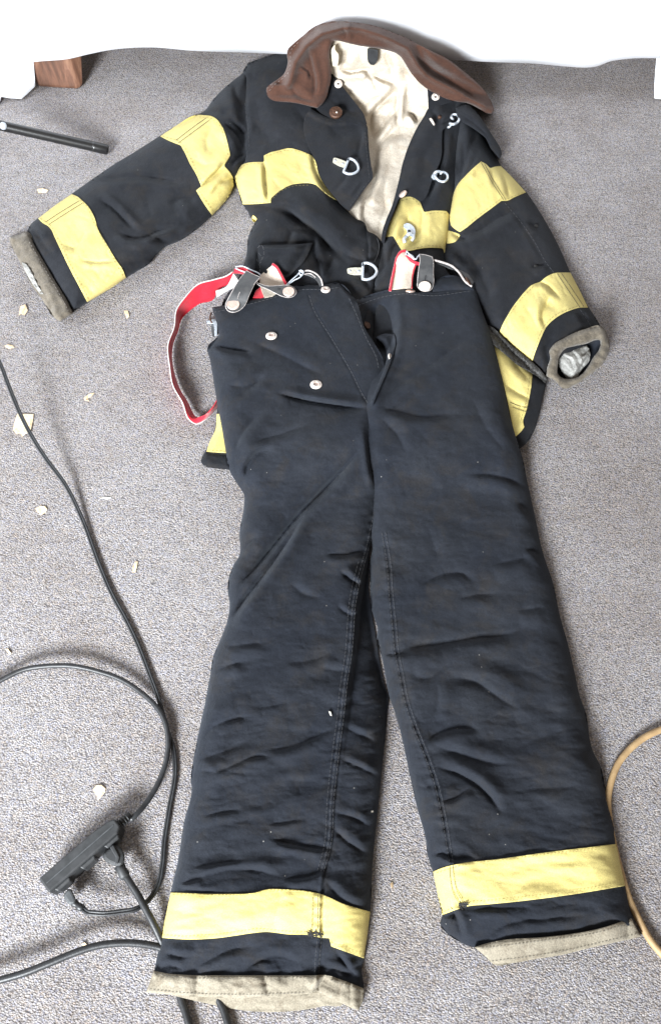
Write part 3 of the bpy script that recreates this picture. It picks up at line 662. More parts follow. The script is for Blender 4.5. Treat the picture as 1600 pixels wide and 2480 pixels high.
# ------------------------------------------------------------------ suspenders (buttoned to the waistband)
def build_suspenders():
    t = thing('suspenders', 'red suspenders with black leather button tabs looping left of the trousers waist', 'suspenders', tuple(P(500, 850, 0)))
    A = [(566, 656, .040), (552, 666, .038), (520, 676, .036), (480, 688, .032), (452, 716, .031), (428, 752, .030), (424, 788, .030), (408, 836, .030), (412, 884, .030), (420, 932, .030), (444, 976, .028), (460, 1016, .020), (476, 1026, .006), (500, 1014, .004), (530, 984, .004)]
    B = [(562, 682, .022), (545, 692, .014), (526, 706, .012), (516, 727, .010), (484, 735, .008), (462, 750, .006), (440, 772, .004), (430, 804, .004), (419, 832, .004), (416, 860, .004), (424, 912, .004), (438, 948, .004), (452, 970, .004), (480, 1012, .010), (503, 1000, .026), (532, 958, .030)]
    ribbon('elastic_strap', A, B, M['red'], t, .0016)
    e = path3([(x-1, y+1, z+.0002) for x, y, z in A]); tube('strap_edge', e, .0011, M['white_web'], t, 6)
    # short white turned end with a chrome bar
    ribbon('strap_end', [(522, 704, .022), (546, 696, .024), (566, 662, .040)], [(524, 722, .016), (548, 706, .020), (584, 690, .040)], M['white_web'], t, .0014)
    def flat(poly, z, mat, name, th=.003, st=2.5, zf=None, corner=50, label=None): return panel(name, poly, zf or (lambda x, y: z+0*x), mat, t, st, thick=th, corner=corner, label=label)
    ribbon('strap_fold', [(568, 650, .052), (590, 648, .056), (612, 660, .058), (628, 672, .056)], [(568, 662, .046), (586, 664, .050), (596, 668, .052), (618, 680, .052)], M['red'], t, .002)
    tube('wire_loop', path3([(570, 646, .056), (588, 645, .061), (606, 653, .062), (630, 668, .060), (622, 676, .056), (600, 662, .058), (582, 655, .058), (570, 650, .056)], 3), .0012, M['steel'], t, 8)
    # cream stretch under the tabs
    C1 = [(626, 672), (642, 656), (662, 640), (668, 644), (680, 666), (693, 694), (690, 712), (640, 722), (632, 700)]
    flat(C1, .050, M['cream'], 'elastic_strap', .002, zf=lambda x, y: .050+.004*np.sin((x-y)/22.))
    tube('strap_edge', path3([(660, 640, .055), (668, 645, .055), (680, 664, .054), (694, 692, .053)], 4), .0026, M['red'], t, 8)
    flat([(612, 722), (620, 704), (632, 694), (640, 706), (640, 722)], .045, M['red'], 'strap_fold', .003)
    T1 = [(597, 656), (612, 664), (630, 672), (619, 684), (604, 712), (590, 742), (578, 752), (562, 756), (550, 750), (547, 738), (553, 724), (564, 704), (578, 680)]
    z1 = lambda x, y: .068-.0125*sm(690, 750, y)+.006*np.sin((y-655)/30.)
    def tab(T, zf, n=(0, 0, 1)):
        p = panel('leather_tab', T, zf, M['leather'], t, 2.2, thick=.0026, corner=60)
        q = spline(T, True, 3., 60); q = np.vstack([q, q[:1]]); z = zf(q[:, 0], q[:, 1])
        tube('cut_edge', P(q[:, 0], q[:, 1], z-.0010), .0011, M['ledge'], p, 6, caps=False)
        return p
    p = tab(T1, z1)
    stitch('buttonhole', [[(581, 707), (578, 714), (575, 724)]], z1, M['ledge'], p, 1.6, 40, 0, .0006)
    def but(px, py, z, parent, r=.0105, n=(0, -.1, 1), mat='copper', sx=1.):
        return lathe('button', P(px, py, z), [(r, 0), (r, .0012), (r*.9, .0024), (r*.86, .0021), (r*.5, .0026), (.0001, .0028)], M[mat], parent, 30, n, sx=sx)
    but(565, 738, .060, p, .0115)
    T2 = [(616, 682), (630, 688), (648, 693), (676, 692), (700, 692), (712, 698), (717, 708), (712, 716), (700, 720), (686, 718), (666, 709), (648, 700), (630, 692)]
    z2 = lambda x, y: .066-.003*sm(640, 700, x)
    p = tab(T2, z2); but(699, 707, .0635, p, .0105)
    stitch('buttonhole', [[(672, 698), (680, 700)]], z2, M['hole'], p, 1.6, 40, 0, .0006)
    # chrome wire and looped dark strap
    ribbon('leather_strap', [(734, 658, .062), (752, 656, .064), (772, 668, .064), (782, 690, .060)], [(734, 664, .050), (750, 668, .050), (764, 676, .048), (776, 694, .050)], M['leather'], t, .002)
    tube('cut_edge', path3([(734, 658, .063), (744, 655, .065), (756, 658, .066), (770, 667, .066), (778, 678, .064), (781, 692, .060)], 3), .0014, M['ledge'], t, 8)
    tube('cut_edge', path3([(736, 664, .062), (752, 663, .063), (764, 672, .063)], 3), .0010, M['ledge'], t, 8)
    tube('wire_loop', path3([(694, 690, .056), (706, 678, .060), (720, 666, .064), (728, 658, .066), (734, 662, .066), (728, 670, .064), (710, 680, .060), (698, 690, .056)], 3), .0011, M['steel'], t, 8)
    tube('wire_loop', path3([(724, 656, .067), (730, 655, .068), (735, 660, .066), (728, 666, .066), (724, 660, .067)], 2), .0014, M['steel'], t, 8)
    # side clip at the left hip
    tube('hip_clip', path3([(512, 758, .036), (509, 766, .038), (510, 776, .036), (514, 782, .034)], 3), .0016, M['bronze'], t, 8)
    flat([(500, 778), (520, 772), (524, 778), (526, 812), (520, 814), (518, 784), (502, 784)], .030, M['steel'], 'hip_clip', .003, 2)
    flat([(512, 784), (519, 786), (520, 812), (516, 818), (512, 800)], .026, M['leather'], 'leather_tab', .003, 2)
    # the other side: cream strap with red edges, tab, curved strap
    C2 = [(946, 702), (950, 676), (957, 646), (963, 622), (972, 610), (980, 609), (986, 620), (996, 630), (1006, 636), (1000, 652), (996, 676), (995, 698)]
    zc = lambda x, y: .054+.010*np.exp(-((y-625)/26)**2)+.002*np.sin(x/9.)
    p = panel('elastic_strap', C2, zc, M['cream'], t, 2.4, thick=.002)
    tube('strap_edge', path3([(944, 704, .054), (949, 676, .055), (956, 646, .058), (962, 622, .062), (970, 610, .064), (982, 607, .064)], 4), .0026, M['red'], p, 8)
    tube('strap_edge', path3([(996, 698, .050), (997, 676, .051), (1002, 652, .054), (1007, 638, .058)], 4), .0016, M['red'], p, 8)
    ribbon('strap_fold', [(981, 614, .068), (990, 622, .069), (1002, 632, .069), (1016, 636, .068)], [(983, 624, .062), (992, 632, .063), (1002, 638, .063), (1016, 643, .062)], M['red'], t, .002)
    tube('wire_loop', path3([(982, 618, .070), (984, 608, .074), (990, 615, .074), (998, 622, .074), (1006, 628, .074), (1012, 620, .075), (1016, 617, .075)], 2), .0012, M['steel'], t, 8)
    tube('wire_loop', path3([(986, 617, .071), (994, 622, .072), (1003, 629, .072), (1000, 622, .073), (992, 616, .072)], 2), .0013, M['steel'], t, 8)
    T3 = [(1015, 616), (1030, 618), (1046, 623), (1048, 634), (1048, 660), (1048, 690), (1044, 700), (1030, 705), (1018, 702), (1011, 694), (1011, 680), (1014, 650), (1017, 630)]
    z3 = lambda x, y: .078-.018*sm(630, 700, y)-.004*sm(630, 612, y)
    p = tab(T3, z3); but(1028, 694, .063, p, .0110, mat='nickel')
    stitch('buttonhole', [[(1030, 667), (1029, 676), (1028, 686)]], z3, M['hole'], p, 1.5, 40, 0, .0006)
    ribbon('leather_strap', [(1046, 630, .072), (1066, 634, .071), (1096, 646, .068), (1112, 660, .064), (1130, 680, .058), (1142, 694, .054)],
           [(1046, 636, .058), (1066, 640, .057), (1094, 652, .054), (1116, 656, .055), (1136, 668, .052), (1146, 684, .050)], M['leather'], t, .002)
    tube('cut_edge', path3([(1046, 629, .073), (1066, 634, .072), (1096, 646, .069), (1111, 660, .066), (1126, 682, .060), (1142, 694, .056)], 4), .0019, M['ledge'], t, 8)
    lathe('button', P(1132, 681, .062), [(.0085, 0), (.0085, .001), (.007, .0024), (.0001, .0026)], M['bronze'], t, 24, (.75, .2, .6))
    return t
build_suspenders()
# ------------------------------------------------------------------ jacket
def neck(x, y, c=870, w=150, a=.06):
    return a*sm(270, 140, y)*np.exp(-((x-c)/w)**2)
J_FL = [(590, 190), (588, 176), (600, 156), (630, 142), (670, 130), (720, 120), (790, 130), (804, 180), (845, 290), (848, 380), (800, 450), (816, 486), (836, 506), (858, 526), (884, 542), (890, 560), (905, 566), (918, 578), (926, 592), (922, 615),
        (914, 636), (905, 700), (905, 800), (890, 1000), (880, 1125), (700, 1140), (560, 1138), (520, 1134), (496, 1128), (486, 1118), (490, 1104), (498, 1092), (520, 1040), (526, 990), (530, 860), (545, 720), (566, 690), (588, 648), (596, 620), (602, 572), (612, 548), (620, 536), (608, 528), (600, 512),
        (588, 496), (576, 456), (569, 426), (578, 404), (592, 390), (590, 330), (586, 250)]
CR_FL = [
 ([(656, 494), (690, 506), (730, 536), (770, 566), (800, 600), (850, 640)], .026, 17, (.6, -.8), .6, 2.0),
 ([(632, 593), (680, 592), (730, 590), (762, 588)], .008, 6, DN, .8, 2), ([(762, 566), (758, 600), (772, 640), (778, 700)], .009, 8, RT, .7, 2),
 ([(690, 600), (700, 580), (706, 562), (768, 564)], .006, 8, DN, .5, 2), ([(745, 590), (720, 630), (700, 660), (680, 668)], .006, 12, LF, .8, 2),
 ([(622, 600), (626, 640), (624, 680)], .006, 6, LF, .7, 2), ([(756, 360), (760, 400), (778, 440), (810, 480)], .006, 7, LF, .8, 2),
 ([(600, 500), (640, 500), (700, 520), (760, 560)], .006, 18, UP, .6, 2), ([(700, 250), (740, 290), (770, 330), (790, 380)], .006, 22, LF, .7, 2),
 ([(620, 230), (630, 300), (640, 360)], .004, 22, RT, .6, 2), ([(600, 300), (640, 320), (660, 370)], .004, 20, UP, .6, 2),
 ([(640, 392), (642, 440), (648, 485)], .008, 5, LF, .7, 2.4), ([(592, 230), (590, 260), (596, 300), (598, 340)], .009, 6, RT, .6, 2),
 ([(890, 562), (892, 600), (893, 640)], .003, 3, RT, .5, 2), ([(780, 690), (800, 640), (810, 620)], .007, 10, RT, .6, 2), ([(850, 660), (880, 680), (900, 700)], .010, 12, DN, .5, 2),
 ([(640, 210), (620, 190), (600, 180)], .004, 14, UP, .6, 2), ([(812, 600), (850, 622), (890, 634)], .006, 10, UP, .7, 2),
]
def h_fl(x, y):
    d = sdist(x, y, J_FL, True)[0]*mpp(y)
    h = .010+.028*puff(d, .045)+neck(x, y)
    f = .2+.8*sm(0, .02, d)
    h = h+f*(.0028*wr(x, y, 90, 40, 35, 61)+.0022*wr(x, y, 180, 120, 0, 62)+creases(x, y, CR_FL)+.0017*crumple(x, y, 44, 35, 161)+.0009*crumple(x, y, 16, 35, 165)+.0008*wr(x, y, 26, 14, 20, 64))
    low = sm(640, 720, y)
    h = h*(1-low)+np.minimum(h, .028)*low
    return np.maximum(h, .006)
J_SL = [(600, 152), (590, 174), (566, 194), (540, 216), (514, 244), (496, 268), (476, 279), (430, 302), (386, 330), (330, 366), (280, 396), (224, 434), (176, 468), (130, 500), (92, 529), (78, 540), (68, 556), (66, 566), (84, 602), (120, 660), (150, 712), (178, 754), (212, 733),
        (260, 704), (306, 673), (334, 656), (360, 640), (380, 616), (400, 598), (430, 586), (460, 568), (490, 544), (513, 523), (540, 494), (560, 466), (567, 450), (565, 436), (580, 424), (598, 400), (614, 360), (612, 250)]
CR_SL = [
 ([(180, 446), (220, 434), (280, 430), (350, 428), (420, 438), (470, 446)], .007, 9, DN, .8, 2.2), ([(236, 480), (270, 500), (300, 530), (335, 562)], .009, 8, (.6, -.8), .8, 2),
 ([(284, 560), (310, 574), (345, 576), (380, 560), (430, 545)], .010, 8, DN, .8, 2), ([(350, 572), (390, 580), (414, 590)], .006, 8, DN, .7, 2),
 ([(410, 500), (440, 480), (480, 486)], .007, 16, DN, .7, 2), ([(375, 640), (385, 612), (400, 604)], .009, 9, RT, .7, 2), ([(430, 545), (480, 530), (500, 510)], .004, 12, DN, .7, 2),
 ([(190, 628), (230, 634), (280, 632)], .003, 6, DN, .8, 2), ([(150, 590), (180, 600), (210, 560)], .003, 10, DN, .6, 2),
 ([(92, 560), (104, 590), (130, 620)], .006, 9, RT, .7, 2), ([(80, 560), (100, 580)], .006, 6, UP, .7, 2),
 ([(488, 450), (510, 432), (530, 412), (544, 400)], .009, 5, UP, .9, 2), ([(512, 470), (540, 440), (560, 432)], .004, 6, UP, .7, 2),
 ([(545, 300), (575, 330), (590, 360)], .012, 10, LF, .8, 2), ([(560, 290), (580, 310), (592, 330)], .008, 6, RT, .8, 2), ([(560, 400), (580, 380), (596, 370)], .010, 8, DN, .7, 2),
 ([(566, 200), (574, 240), (590, 270)], .006, 10, LF, .7, 2), ([(480, 285), (520, 270), (560, 280)], .005, 12, UP, .6, 2),
 ([(520, 300), (500, 340), (505, 380)], .003, 14, LF, .7, 2), ([(460, 380), (500, 400), (530, 390)], .003, 14, UP, .7, 2), ([(300, 640), (340, 630), (390, 610)], .004, 12, UP, .7, 2),
]
def h_sl(x, y):
    d = sdist(x, y, J_SL, True)[0]*mpp(y)
    f = .2+.8*sm(0, .018, d)
    h = .006+.034*puff(d, .045)+f*(.0026*wr(x, y, 110, 50, -30, 71)+.0022*wr(x, y, 170, 150, 0, 72)+creases(x, y, CR_SL)+.0017*crumple(x, y, 44, -30, 171)+.0009*crumple(x, y, 16, -30, 175)+.0007*wr(x, y, 26, 14, 40, 74))
    # armhole sinks beside the body
    return np.maximum(h-.012*np.exp(-((x-588)/16)**2)*sm(180, 300, y), .005)
J_FR = [(1030, 200), (1100, 200), (1130, 250), (1134, 290), (1116, 340), (1106, 380), (1104, 420), (1101, 460), (1092, 500), (1089, 524), (1086, 560), (1078, 616), (1075, 640), (1110, 690), (1160, 760), (1186, 800), (1212, 828), (1250, 868), (1287, 900), (1322, 926), (1316, 952),
        (1312, 972), (1308, 990), (1302, 1014), (1294, 1040), (1276, 1071), (1259, 1086), (1150, 1120), (1000, 1130), (900, 1125), (905, 800), (905, 700), (915, 640), (923, 590), (924, 572), (934, 540), (951, 500), (965, 435), (982, 370), (1011, 306), (1034, 262), (1030, 230)]
CR_FR = [
 ([(1070, 320), (1068, 380), (1056, 430), (1036, 480), (1030, 500)], .012, 9, RT, .6, 2.2), ([(1022, 500), (1022, 540), (1010, 580), (985, 604)], .005, 9, RT, .8, 2),
 ([(990, 520), (985, 550), (966, 590)], .006, 10, LF, .9, 2), ([(958, 520), (950, 550), (944, 580)], .004, 6, RT, .8, 2),
 ([(940, 640), (950, 600), (965, 580)], .010, 8, LF, .6, 2), ([(1100, 300), (1096, 380), (1094, 460)], .004, 10, LF, .6, 2),
 ([(1220, 930), (1250, 950), (1282, 966)], .004, 9, DN, .8, 2), ([(1240, 870), (1262, 900), (1280, 920)], .004, 9, DN, .7, 2),
 ([(1262, 975), (1258, 1010), (1250, 1040)], .003, 8, RT, .8, 2), ([(930, 575), (928, 620), (916, 680)], .006, 8, RT, .8, 2),
]
def h_fr(x, y):
    d = sdist(x, y, J_FR, True)[0]*mpp(y)
    f = .2+.8*sm(0, .02, d)
    h = .010+.026*puff(d, .035)+neck(x, y, 980, 120, .04)*(1-sm(1060, 1140, x))+f*(.0020*wr(x, y, 80, 40, 80, 81)+.0020*wr(x, y, 160, 120, 0, 82)+creases(x, y, CR_FR)+.0017*crumple(x, y, 44, 70, 181)+.0009*crumple(x, y, 16, 70, 185)+.0007*wr(x, y, 26, 14, 70, 84))
    low = sm(660, 760, y)*(1-sm(1150, 1200, x))
    h = h*(1-low)+np.minimum(h, .026)*low
    return np.maximum(h, .006)
J_SR = [(1095, 270), (1120, 248), (1146, 290), (1180, 348), (1200, 380), (1213, 402), (1245, 434), (1274, 466), (1300, 504), (1325, 545), (1344, 580), (1362, 618), (1380, 660), (1402, 700), (1425, 745), (1440, 768), (1452, 790), (1440, 830), (1400, 860), (1350, 880),
        (1331, 900), (1324, 918), (1306, 908), (1287, 888), (1250, 856), (1208, 812), (1182, 790), (1160, 750), (1120, 700), (1080, 650), (1060, 620), (1075, 560), (1078, 500), (1090, 440), (1096, 380), (1098, 320)]
CR_SR = [
 ([(1120, 568), (1160, 556), (1210, 524), (1250, 510)], .010, 12, DN, .8, 2), ([(1180, 300), (1150, 330), (1130, 380), (1124, 430)], .009, 12, LF, .8, 2),
 ([(1120, 340), (1120, 400), (1112, 440)], .009, 8, RT, .7, 2), ([(1150, 380), (1136, 410), (1128, 430)], .005, 6, RT, .7, 2),
 ([(1130, 600), (1150, 640), (1180, 700), (1190, 750)], .010, 22, RT, .7, 2), ([(1214, 410), (1224, 440), (1232, 480)], .005, 7, LF, .7, 2),
 ([(1188, 410), (1190, 420), (1196, 450)], .003, 6, LF, .7, 2), ([(1280, 540), (1300, 552)], .006, 8, DN, .8, 2), ([(1290, 646), (1320, 640)], .009, 7, DN, .8, 2),
 ([(1290, 690), (1310, 684), (1340, 706), (1356, 722)], .006, 8, DN, .8, 2), ([(1330, 720), (1312, 770), (1318, 790)], .008, 10, LF, .8, 2),
 ([(1270, 740), (1290, 770), (1300, 800)], .004, 14, RT, .7, 2), ([(1330, 880), (1320, 840), (1340, 810)], .007, 10, LF, .6, 2), ([(1410, 760), (1424, 780)], .006, 5, RT, .7, 2),
 ([(1400, 756), (1408, 776), (1420, 790)], .004, 5, LF, .7, 2), ([(1222, 490), (1260, 540), (1290, 590), (1320, 640)], .003, 5, LF, .5, 2), ([(1210, 600), (1260, 640), (1290, 670)], .003, 22, DN, .7, 2),
 ([(1092, 560), (1110, 575), (1130, 580)], .010, 8, DN, .5, 2), ([(1100, 420), (1094, 470), (1086, 520)], .012, 9, RT, .5, 2),
]
def h_sr(x, y):
    d = sdist(x, y, J_SR, True)[0]*mpp(y)
    f = .2+.8*sm(0, .018, d)
    h = .007+.040*puff(d, .05)+f*(.0026*wr(x, y, 110, 50, 55, 91)+.0024*wr(x, y, 170, 150, 0, 92)+creases(x, y, CR_SR)+.0017*crumple(x, y, 44, 55, 191)+.0009*crumple(x, y, 16, 55, 195)+.0007*wr(x, y, 26, 14, 50, 94))
    h = np.where(x < 1130, h-.012*sm(1130, 1080, x), h)
    return np.maximum(h, .005)
def cz(y):
    return np.interp(y, [30, 50, 60, 90, 110, 140, 180, 230, 300], [.212, .205, .196, .180, .166, .138, .102, .072, .058])
def build_jacket():
    t = thing('jacket', 'black firefighter jacket with yellow bands, brown collar and cream lining lying open', 'jacket', tuple(P(850, 600, 0)))
    LN = [(786, 104), (802, 98), (818, 94), (880, 96), (940, 104), (985, 122), (1005, 160), (1030, 200), (1056, 232), (1050, 262), (1030, 300), (1000, 368), (982, 432), (968, 500), (944, 560), (936, 600), (915, 615), (890, 590), (860, 560), (830, 530), (820, 500), (850, 440), (850, 340), (830, 250), (790, 190), (786, 140)]
    CR_LN = [
     ([(822, 168), (850, 174), (884, 168), (900, 172)], .010, 7, DN, .9, 2), ([(904, 340), (896, 300), (904, 272), (930, 245), (962, 216)], .010, 8, (-.6, -.6), .9, 2),
     ([(906, 336), (930, 300), (960, 262)], .009, 7, DN, .9, 2.2), ([(962, 302), (960, 262), (966, 205)], .009, 6, RT, .9, 2.2), ([(1010, 294), (1000, 278), (990, 272)], .012, 6, DN, .9, 2),
     ([(902, 445), (906, 400), (920, 350), (960, 310)], .008, 10, RT, .9, 2), ([(884, 490), (900, 450), (912, 420)], .008, 8, RT, .8, 2), ([(880, 540), (880, 500), (886, 480)], .007, 6, LF, .8, 2),
     ([(900, 180), (930, 195), (955, 200)], .009, 7, DN, .8, 2), ([(880, 200), (850, 220), (836, 250)], .004, 14, DN, .8, 2), ([(940, 490), (925, 530), (915, 570)], .004, 9, RT, .7, 2),
     ([(930, 130), (945, 160), (950, 190)], .006, 10, RT, .8, 2), ([(850, 110), (840, 140), (830, 165)], .005, 9, RT, .7, 2), ([(935, 440), (930, 480), (940, 520)], .004, 10, RT, .7, 2), ([(882, 170), (900, 190), (916, 220)], .006, 9, LF, .8, 2),
     ([(975, 170), (990, 200), (985, 240)], .005, 12, RT, .8, 2), ([(925, 380), (940, 340), (980, 320)], .004, 12, DN, .8, 2), ([(870, 340), (880, 380), (876, 430)], .006, 8, RT, .8, 2),
    ]
    def h_ln(x, y):
        z = np.interp(y, [80, 100, 150, 180, 230, 280, 400, 620], [.172, .160, .118, .086, .046, .026, .014, .010])
        f = .7*sm(90, 150, y)+.3
        return np.maximum(z+f*(1.05*creases(x, y, CR_LN)+.0007*wr(x, y, 110, 60, 60, 41)+.0012*crumple(x, y, 34, 60, 47, 3)+.0005*wr(x, y, 30, 20, 20, 44)), .005)
    panel('lining', LN, h_ln, M['lining'], t, 3, lambda x, y: .004+np.maximum(0, h_ln(x, y)-.03), corner=70)
    fl = panel('front_panel', J_FL, h_fl, M['jacket'], t, 4, lambda x, y: .002+neck(x, y)*.6)
    sl = panel('sleeve', J_SL, h_sl, M['jacket'], t, 4)
    fr = panel('front_panel', J_FR, h_fr, M['jacket'], t, 4)
    sr = panel('sleeve', J_SR, h_sr, M['jacket'], t, 4)
    # yellow bands --------------------------------------------------
    def band(poly, hf, parent, lines, seam=(), label=None, off=.0018, corner=35, step=2.6):
        f = lambda x, y: hf(x, y)+off
        g = panel('reflective_band', poly, f, M['yellow'], parent, step, thick=off+.0012, corner=corner, label=label)
        if lines: stitch('stitching', lines, f, M['ythread'], g, .8, 5, 4, .0010)
        if seam: stitch('seam', seam, f, M['thread'], g, 1.1, 30, 1, .0012)
        return g
    band([(478, 278), (495, 279), (512, 281), (524, 288), (534, 300), (541, 312), (550, 342), (558, 376), (550, 390), (542, 401), (556, 416), (566, 436), (566, 450), (560, 466), (540, 494), (514, 522), (492, 490), (475, 461), (488, 451), (474, 420), (460, 396), (448, 370), (438, 352), (412, 342), (388, 330), (430, 302)],
         h_sl, t, [[(482, 283), (512, 287), (530, 302), (545, 345), (553, 376)], [(394, 330), (438, 346), (452, 366), (478, 420), (492, 448)], [(482, 463), (516, 512)]], [[(432, 346), (470, 318), (508, 290)], [(426, 340), (465, 310), (500, 285)]])
    band([(174, 470), (188, 476), (200, 486), (214, 500), (225, 517), (232, 534), (236, 550), (258, 590), (284, 633), (297, 652), (306, 673), (260, 704), (212, 732), (190, 690), (168, 648), (148, 606), (132, 572), (126, 558), (118, 548), (104, 540), (93, 529), (130, 500)],
         h_sl, t, [[(178, 475), (206, 496), (228, 540), (276, 630), (300, 672)], [(98, 529), (122, 546), (138, 574), (174, 648), (214, 724)]], [[(110, 538), (150, 512), (192, 486)], [(118, 544), (158, 518), (200, 492)]])
    band([(569, 426), (572, 414), (579, 404), (592, 396), (610, 393), (640, 392), (639, 377), (652, 370), (675, 364), (700, 359), (730, 366), (756, 377), (766, 396), (771, 420), (784, 445), (800, 466), (817, 487), (796, 474), (776, 458), (765, 448), (752, 444), (728, 444), (704, 448), (678, 462), (656, 480), (656, 491), (620, 494), (588, 495), (576, 456)],
         h_fl, t, [[(574, 414), (596, 399), (638, 397)], [(592, 490), (654, 486), (676, 466), (704, 452), (750, 448)], [(643, 378), (700, 364), (752, 380), (768, 410)]])
    band([(612, 520), (622, 530), (616, 540), (610, 534)], h_fl, t, [], corner=90, step=2.5)
    band([(933, 575), (938, 556), (945, 536), (957, 508), (968, 481), (980, 477), (992, 476), (1005, 480), (1016, 487), (1021, 500), (1026, 514), (1040, 511), (1064, 510), (1080, 511), (1088, 520), (1087, 550), (1082, 580), (1076, 616), (1072, 602), (1050, 600), (1020, 602), (1000, 606), (984, 608), (972, 606), (962, 590), (952, 572), (944, 572)],
         h_fr, t, [[(1030, 519), (1060, 515), (1082, 518)], [(1000, 601), (1050, 595), (1070, 598)], [(972, 486), (1000, 482), (1014, 496)]])
    band([(1164, 391), (1176, 397), (1186, 408), (1196, 404), (1212, 402), (1240, 430), (1273, 466), (1258, 472), (1244, 478), (1228, 486), (1214, 486), (1190, 504), (1150, 534), (1128, 552), (1112, 562), (1100, 554), (1091, 545), (1089, 536), (1092, 500), (1100, 462), (1108, 446), (1124, 428), (1144, 408)],
         h_sr, t, [[(1112, 556), (1150, 528), (1214, 480)], [(1228, 481), (1268, 465)]], [[(1164, 393), (1190, 440), (1218, 484)], [(1172, 396), (1196, 440), (1224, 484)]])
    band([(1083, 558), (1098, 562), (1113, 570), (1108, 580), (1096, 588), (1081, 590)], lambda x, y: np.maximum(h_sr(x, y), h_fr(x, y)-.004), t, [], corner=90, step=2.5)
    band([(1208, 806), (1216, 786), (1227, 766), (1240, 744), (1252, 728), (1270, 706), (1287, 690), (1296, 686), (1304, 684), (1322, 670), (1343, 661), (1362, 660), (1380, 660), (1402, 702), (1423, 745), (1402, 745), (1384, 750), (1367, 757), (1342, 772), (1322, 792), (1312, 812), (1303, 833), (1294, 856), (1286, 882), (1264, 862), (1236, 832)],
         h_sr, t, [[(1216, 800), (1232, 766), (1256, 730), (1292, 692)], [(1282, 872), (1298, 830), (1318, 788), (1340, 766), (1400, 741)]], [[(1348, 662), (1376, 704), (1403, 744)], [(1358, 661), (1386, 702), (1413, 743)]])
    band([(1190, 834), (1210, 846), (1236, 870), (1262, 888), (1288, 900), (1287, 925), (1281, 962), (1274, 994), (1266, 1022), (1269, 1034), (1260, 1046), (1246, 1059), (1236, 1010), (1216, 920)], h_fr, t,
         [[(1282, 905), (1275, 962), (1260, 1020)]], [[(1234, 974), (1258, 984), (1280, 988)], [(1240, 986), (1262, 994), (1278, 998)]])
    band([(500, 1094), (508, 1070), (522, 1040), (525, 1002), (560, 1002), (560, 1098), (530, 1096)], h_fl, t, [[(504, 1090), (545, 1094)]])
    band_ = None
    # black pile strip along the sleeve hem
    VS = [(1176, 786), (1192, 792), (1212, 812), (1240, 838), (1270, 862), (1292, 880), (1312, 900), (1326, 918), (1320, 928), (1300, 912), (1280, 900), (1252, 884), (1222, 858), (1196, 836), (1180, 816)]
    panel('pile_strip', VS, lambda x, y: np.maximum(h_fr(x, y)+.004, h_sr(x, y)+.001)+.005*puff(sdist(x, y, VS, True)[0]*mpp(y), .007)+.0016*vn(x/2.6, y/2.6, 5)+.0012*vn(x/5, y/5, 6), M['velcro'], t, 2.6, thick=.008)
    # hem corner at the lower left
    HM = [(486, 1118), (491, 1104), (500, 1095), (520, 1097), (560, 1100), (560, 1138), (540, 1136), (510, 1133), (494, 1128)]
    panel('hem', HM, lambda x, y: .022+.010*puff(sdist(x, y, HM, True)[0]*mpp(y), .012)+.001*wr(x, y, 20, 9), M['jacket'], t, 2.6, thick=.008)
    # lapel with the snap, then the wide storm flap -----------------
    LP = [(790, 160), (806, 180), (820, 198), (834, 216), (850, 236), (866, 256), (880, 276), (888, 300), (880, 306), (840, 296), (800, 286), (772, 270), (756, 250), (770, 210)]
    h_lp = lambda x, y: np.interp(y, [150, 180, 230, 270, 310], [.098, .086, .062, .052, .048])+.0015*wr(x, y, 60, 30, 40, 101)+creases(x, y, [([(800, 240), (830, 262), (875, 280)], .004, 9, DN, .7, 2)])
    lp = panel('lapel', LP, h_lp, M['jacket'], t, 3, thick=.008)
    SF = [(752, 262), (768, 272), (788, 282), (812, 288), (840, 286), (862, 284), (878, 290), (888, 304), (891, 330), (893, 360), (898, 400), (902, 432), (892, 446), (878, 464), (862, 488), (846, 511), (836, 505), (818, 487), (802, 468), (786, 446), (773, 420), (768, 396), (758, 378), (745, 350), (735, 310), (740, 280)]
    h_sf = lambda x, y: np.maximum(h_fl(x, y)+.005, .046)+.006*np.exp(-((sdist(x, y, SF[:9])[0]-8)/8)**2)+creases(x, y, [([(880, 300), (872, 350), (856, 410)], .004, 8, RT, .7, 2), ([(790, 300), (830, 330), (860, 320)], .004, 16, DN, .7, 2), ([(850, 400), (830, 440), (810, 462)], .003, 8, RT, .7, 2), ([(880, 440), (850, 480)], .002, 4, LF, .6, 2)])+.0022*wr(x, y, 70, 50, 50, 103)
    sf = panel('storm_flap', SF, h_sf, M['jacket'], t, 3.2, thick=.010)
    stitch('stitching', [[(884, 320), (888, 370), (894, 430)], [(894, 436), (866, 472), (846, 502)]], h_sf, M['gthread'], sf, .8, 6, 3)
    # placket at the lower left front
    PK = [(884, 544), (892, 562), (906, 567), (918, 578), (927, 592), (924, 614), (915, 640), (908, 668), (894, 668), (892, 640), (891, 600)]
    pk = panel('placket', PK, lambda x, y: h_fl(x, y)+.005, M['jacket'], t, 3, thick=.006)
    stitch('stitching', [[(912, 576), (917, 590), (916, 610), (906, 634)]], lambda x, y: h_fl(x, y)+.005, M['gthread'], pk, 1.4, 40, 0)
    # pocket flap
    PF = [(632, 593), (640, 592), (690, 594), (730, 592), (760, 589), (770, 567), (740, 562), (706, 562), (700, 576), (692, 590)]
    pf = panel('pocket_flap', [(626, 594), (660, 594), (700, 594), (738, 590), (758, 588), (750, 606), (738, 630), (718, 652), (690, 676), (650, 690), (620, 690), (622, 650)], lambda x, y: h_fl(x, y)+.007+.004*puff((y-588)*mpp(y), .006), M['jacket'], t, 3, thick=.005)
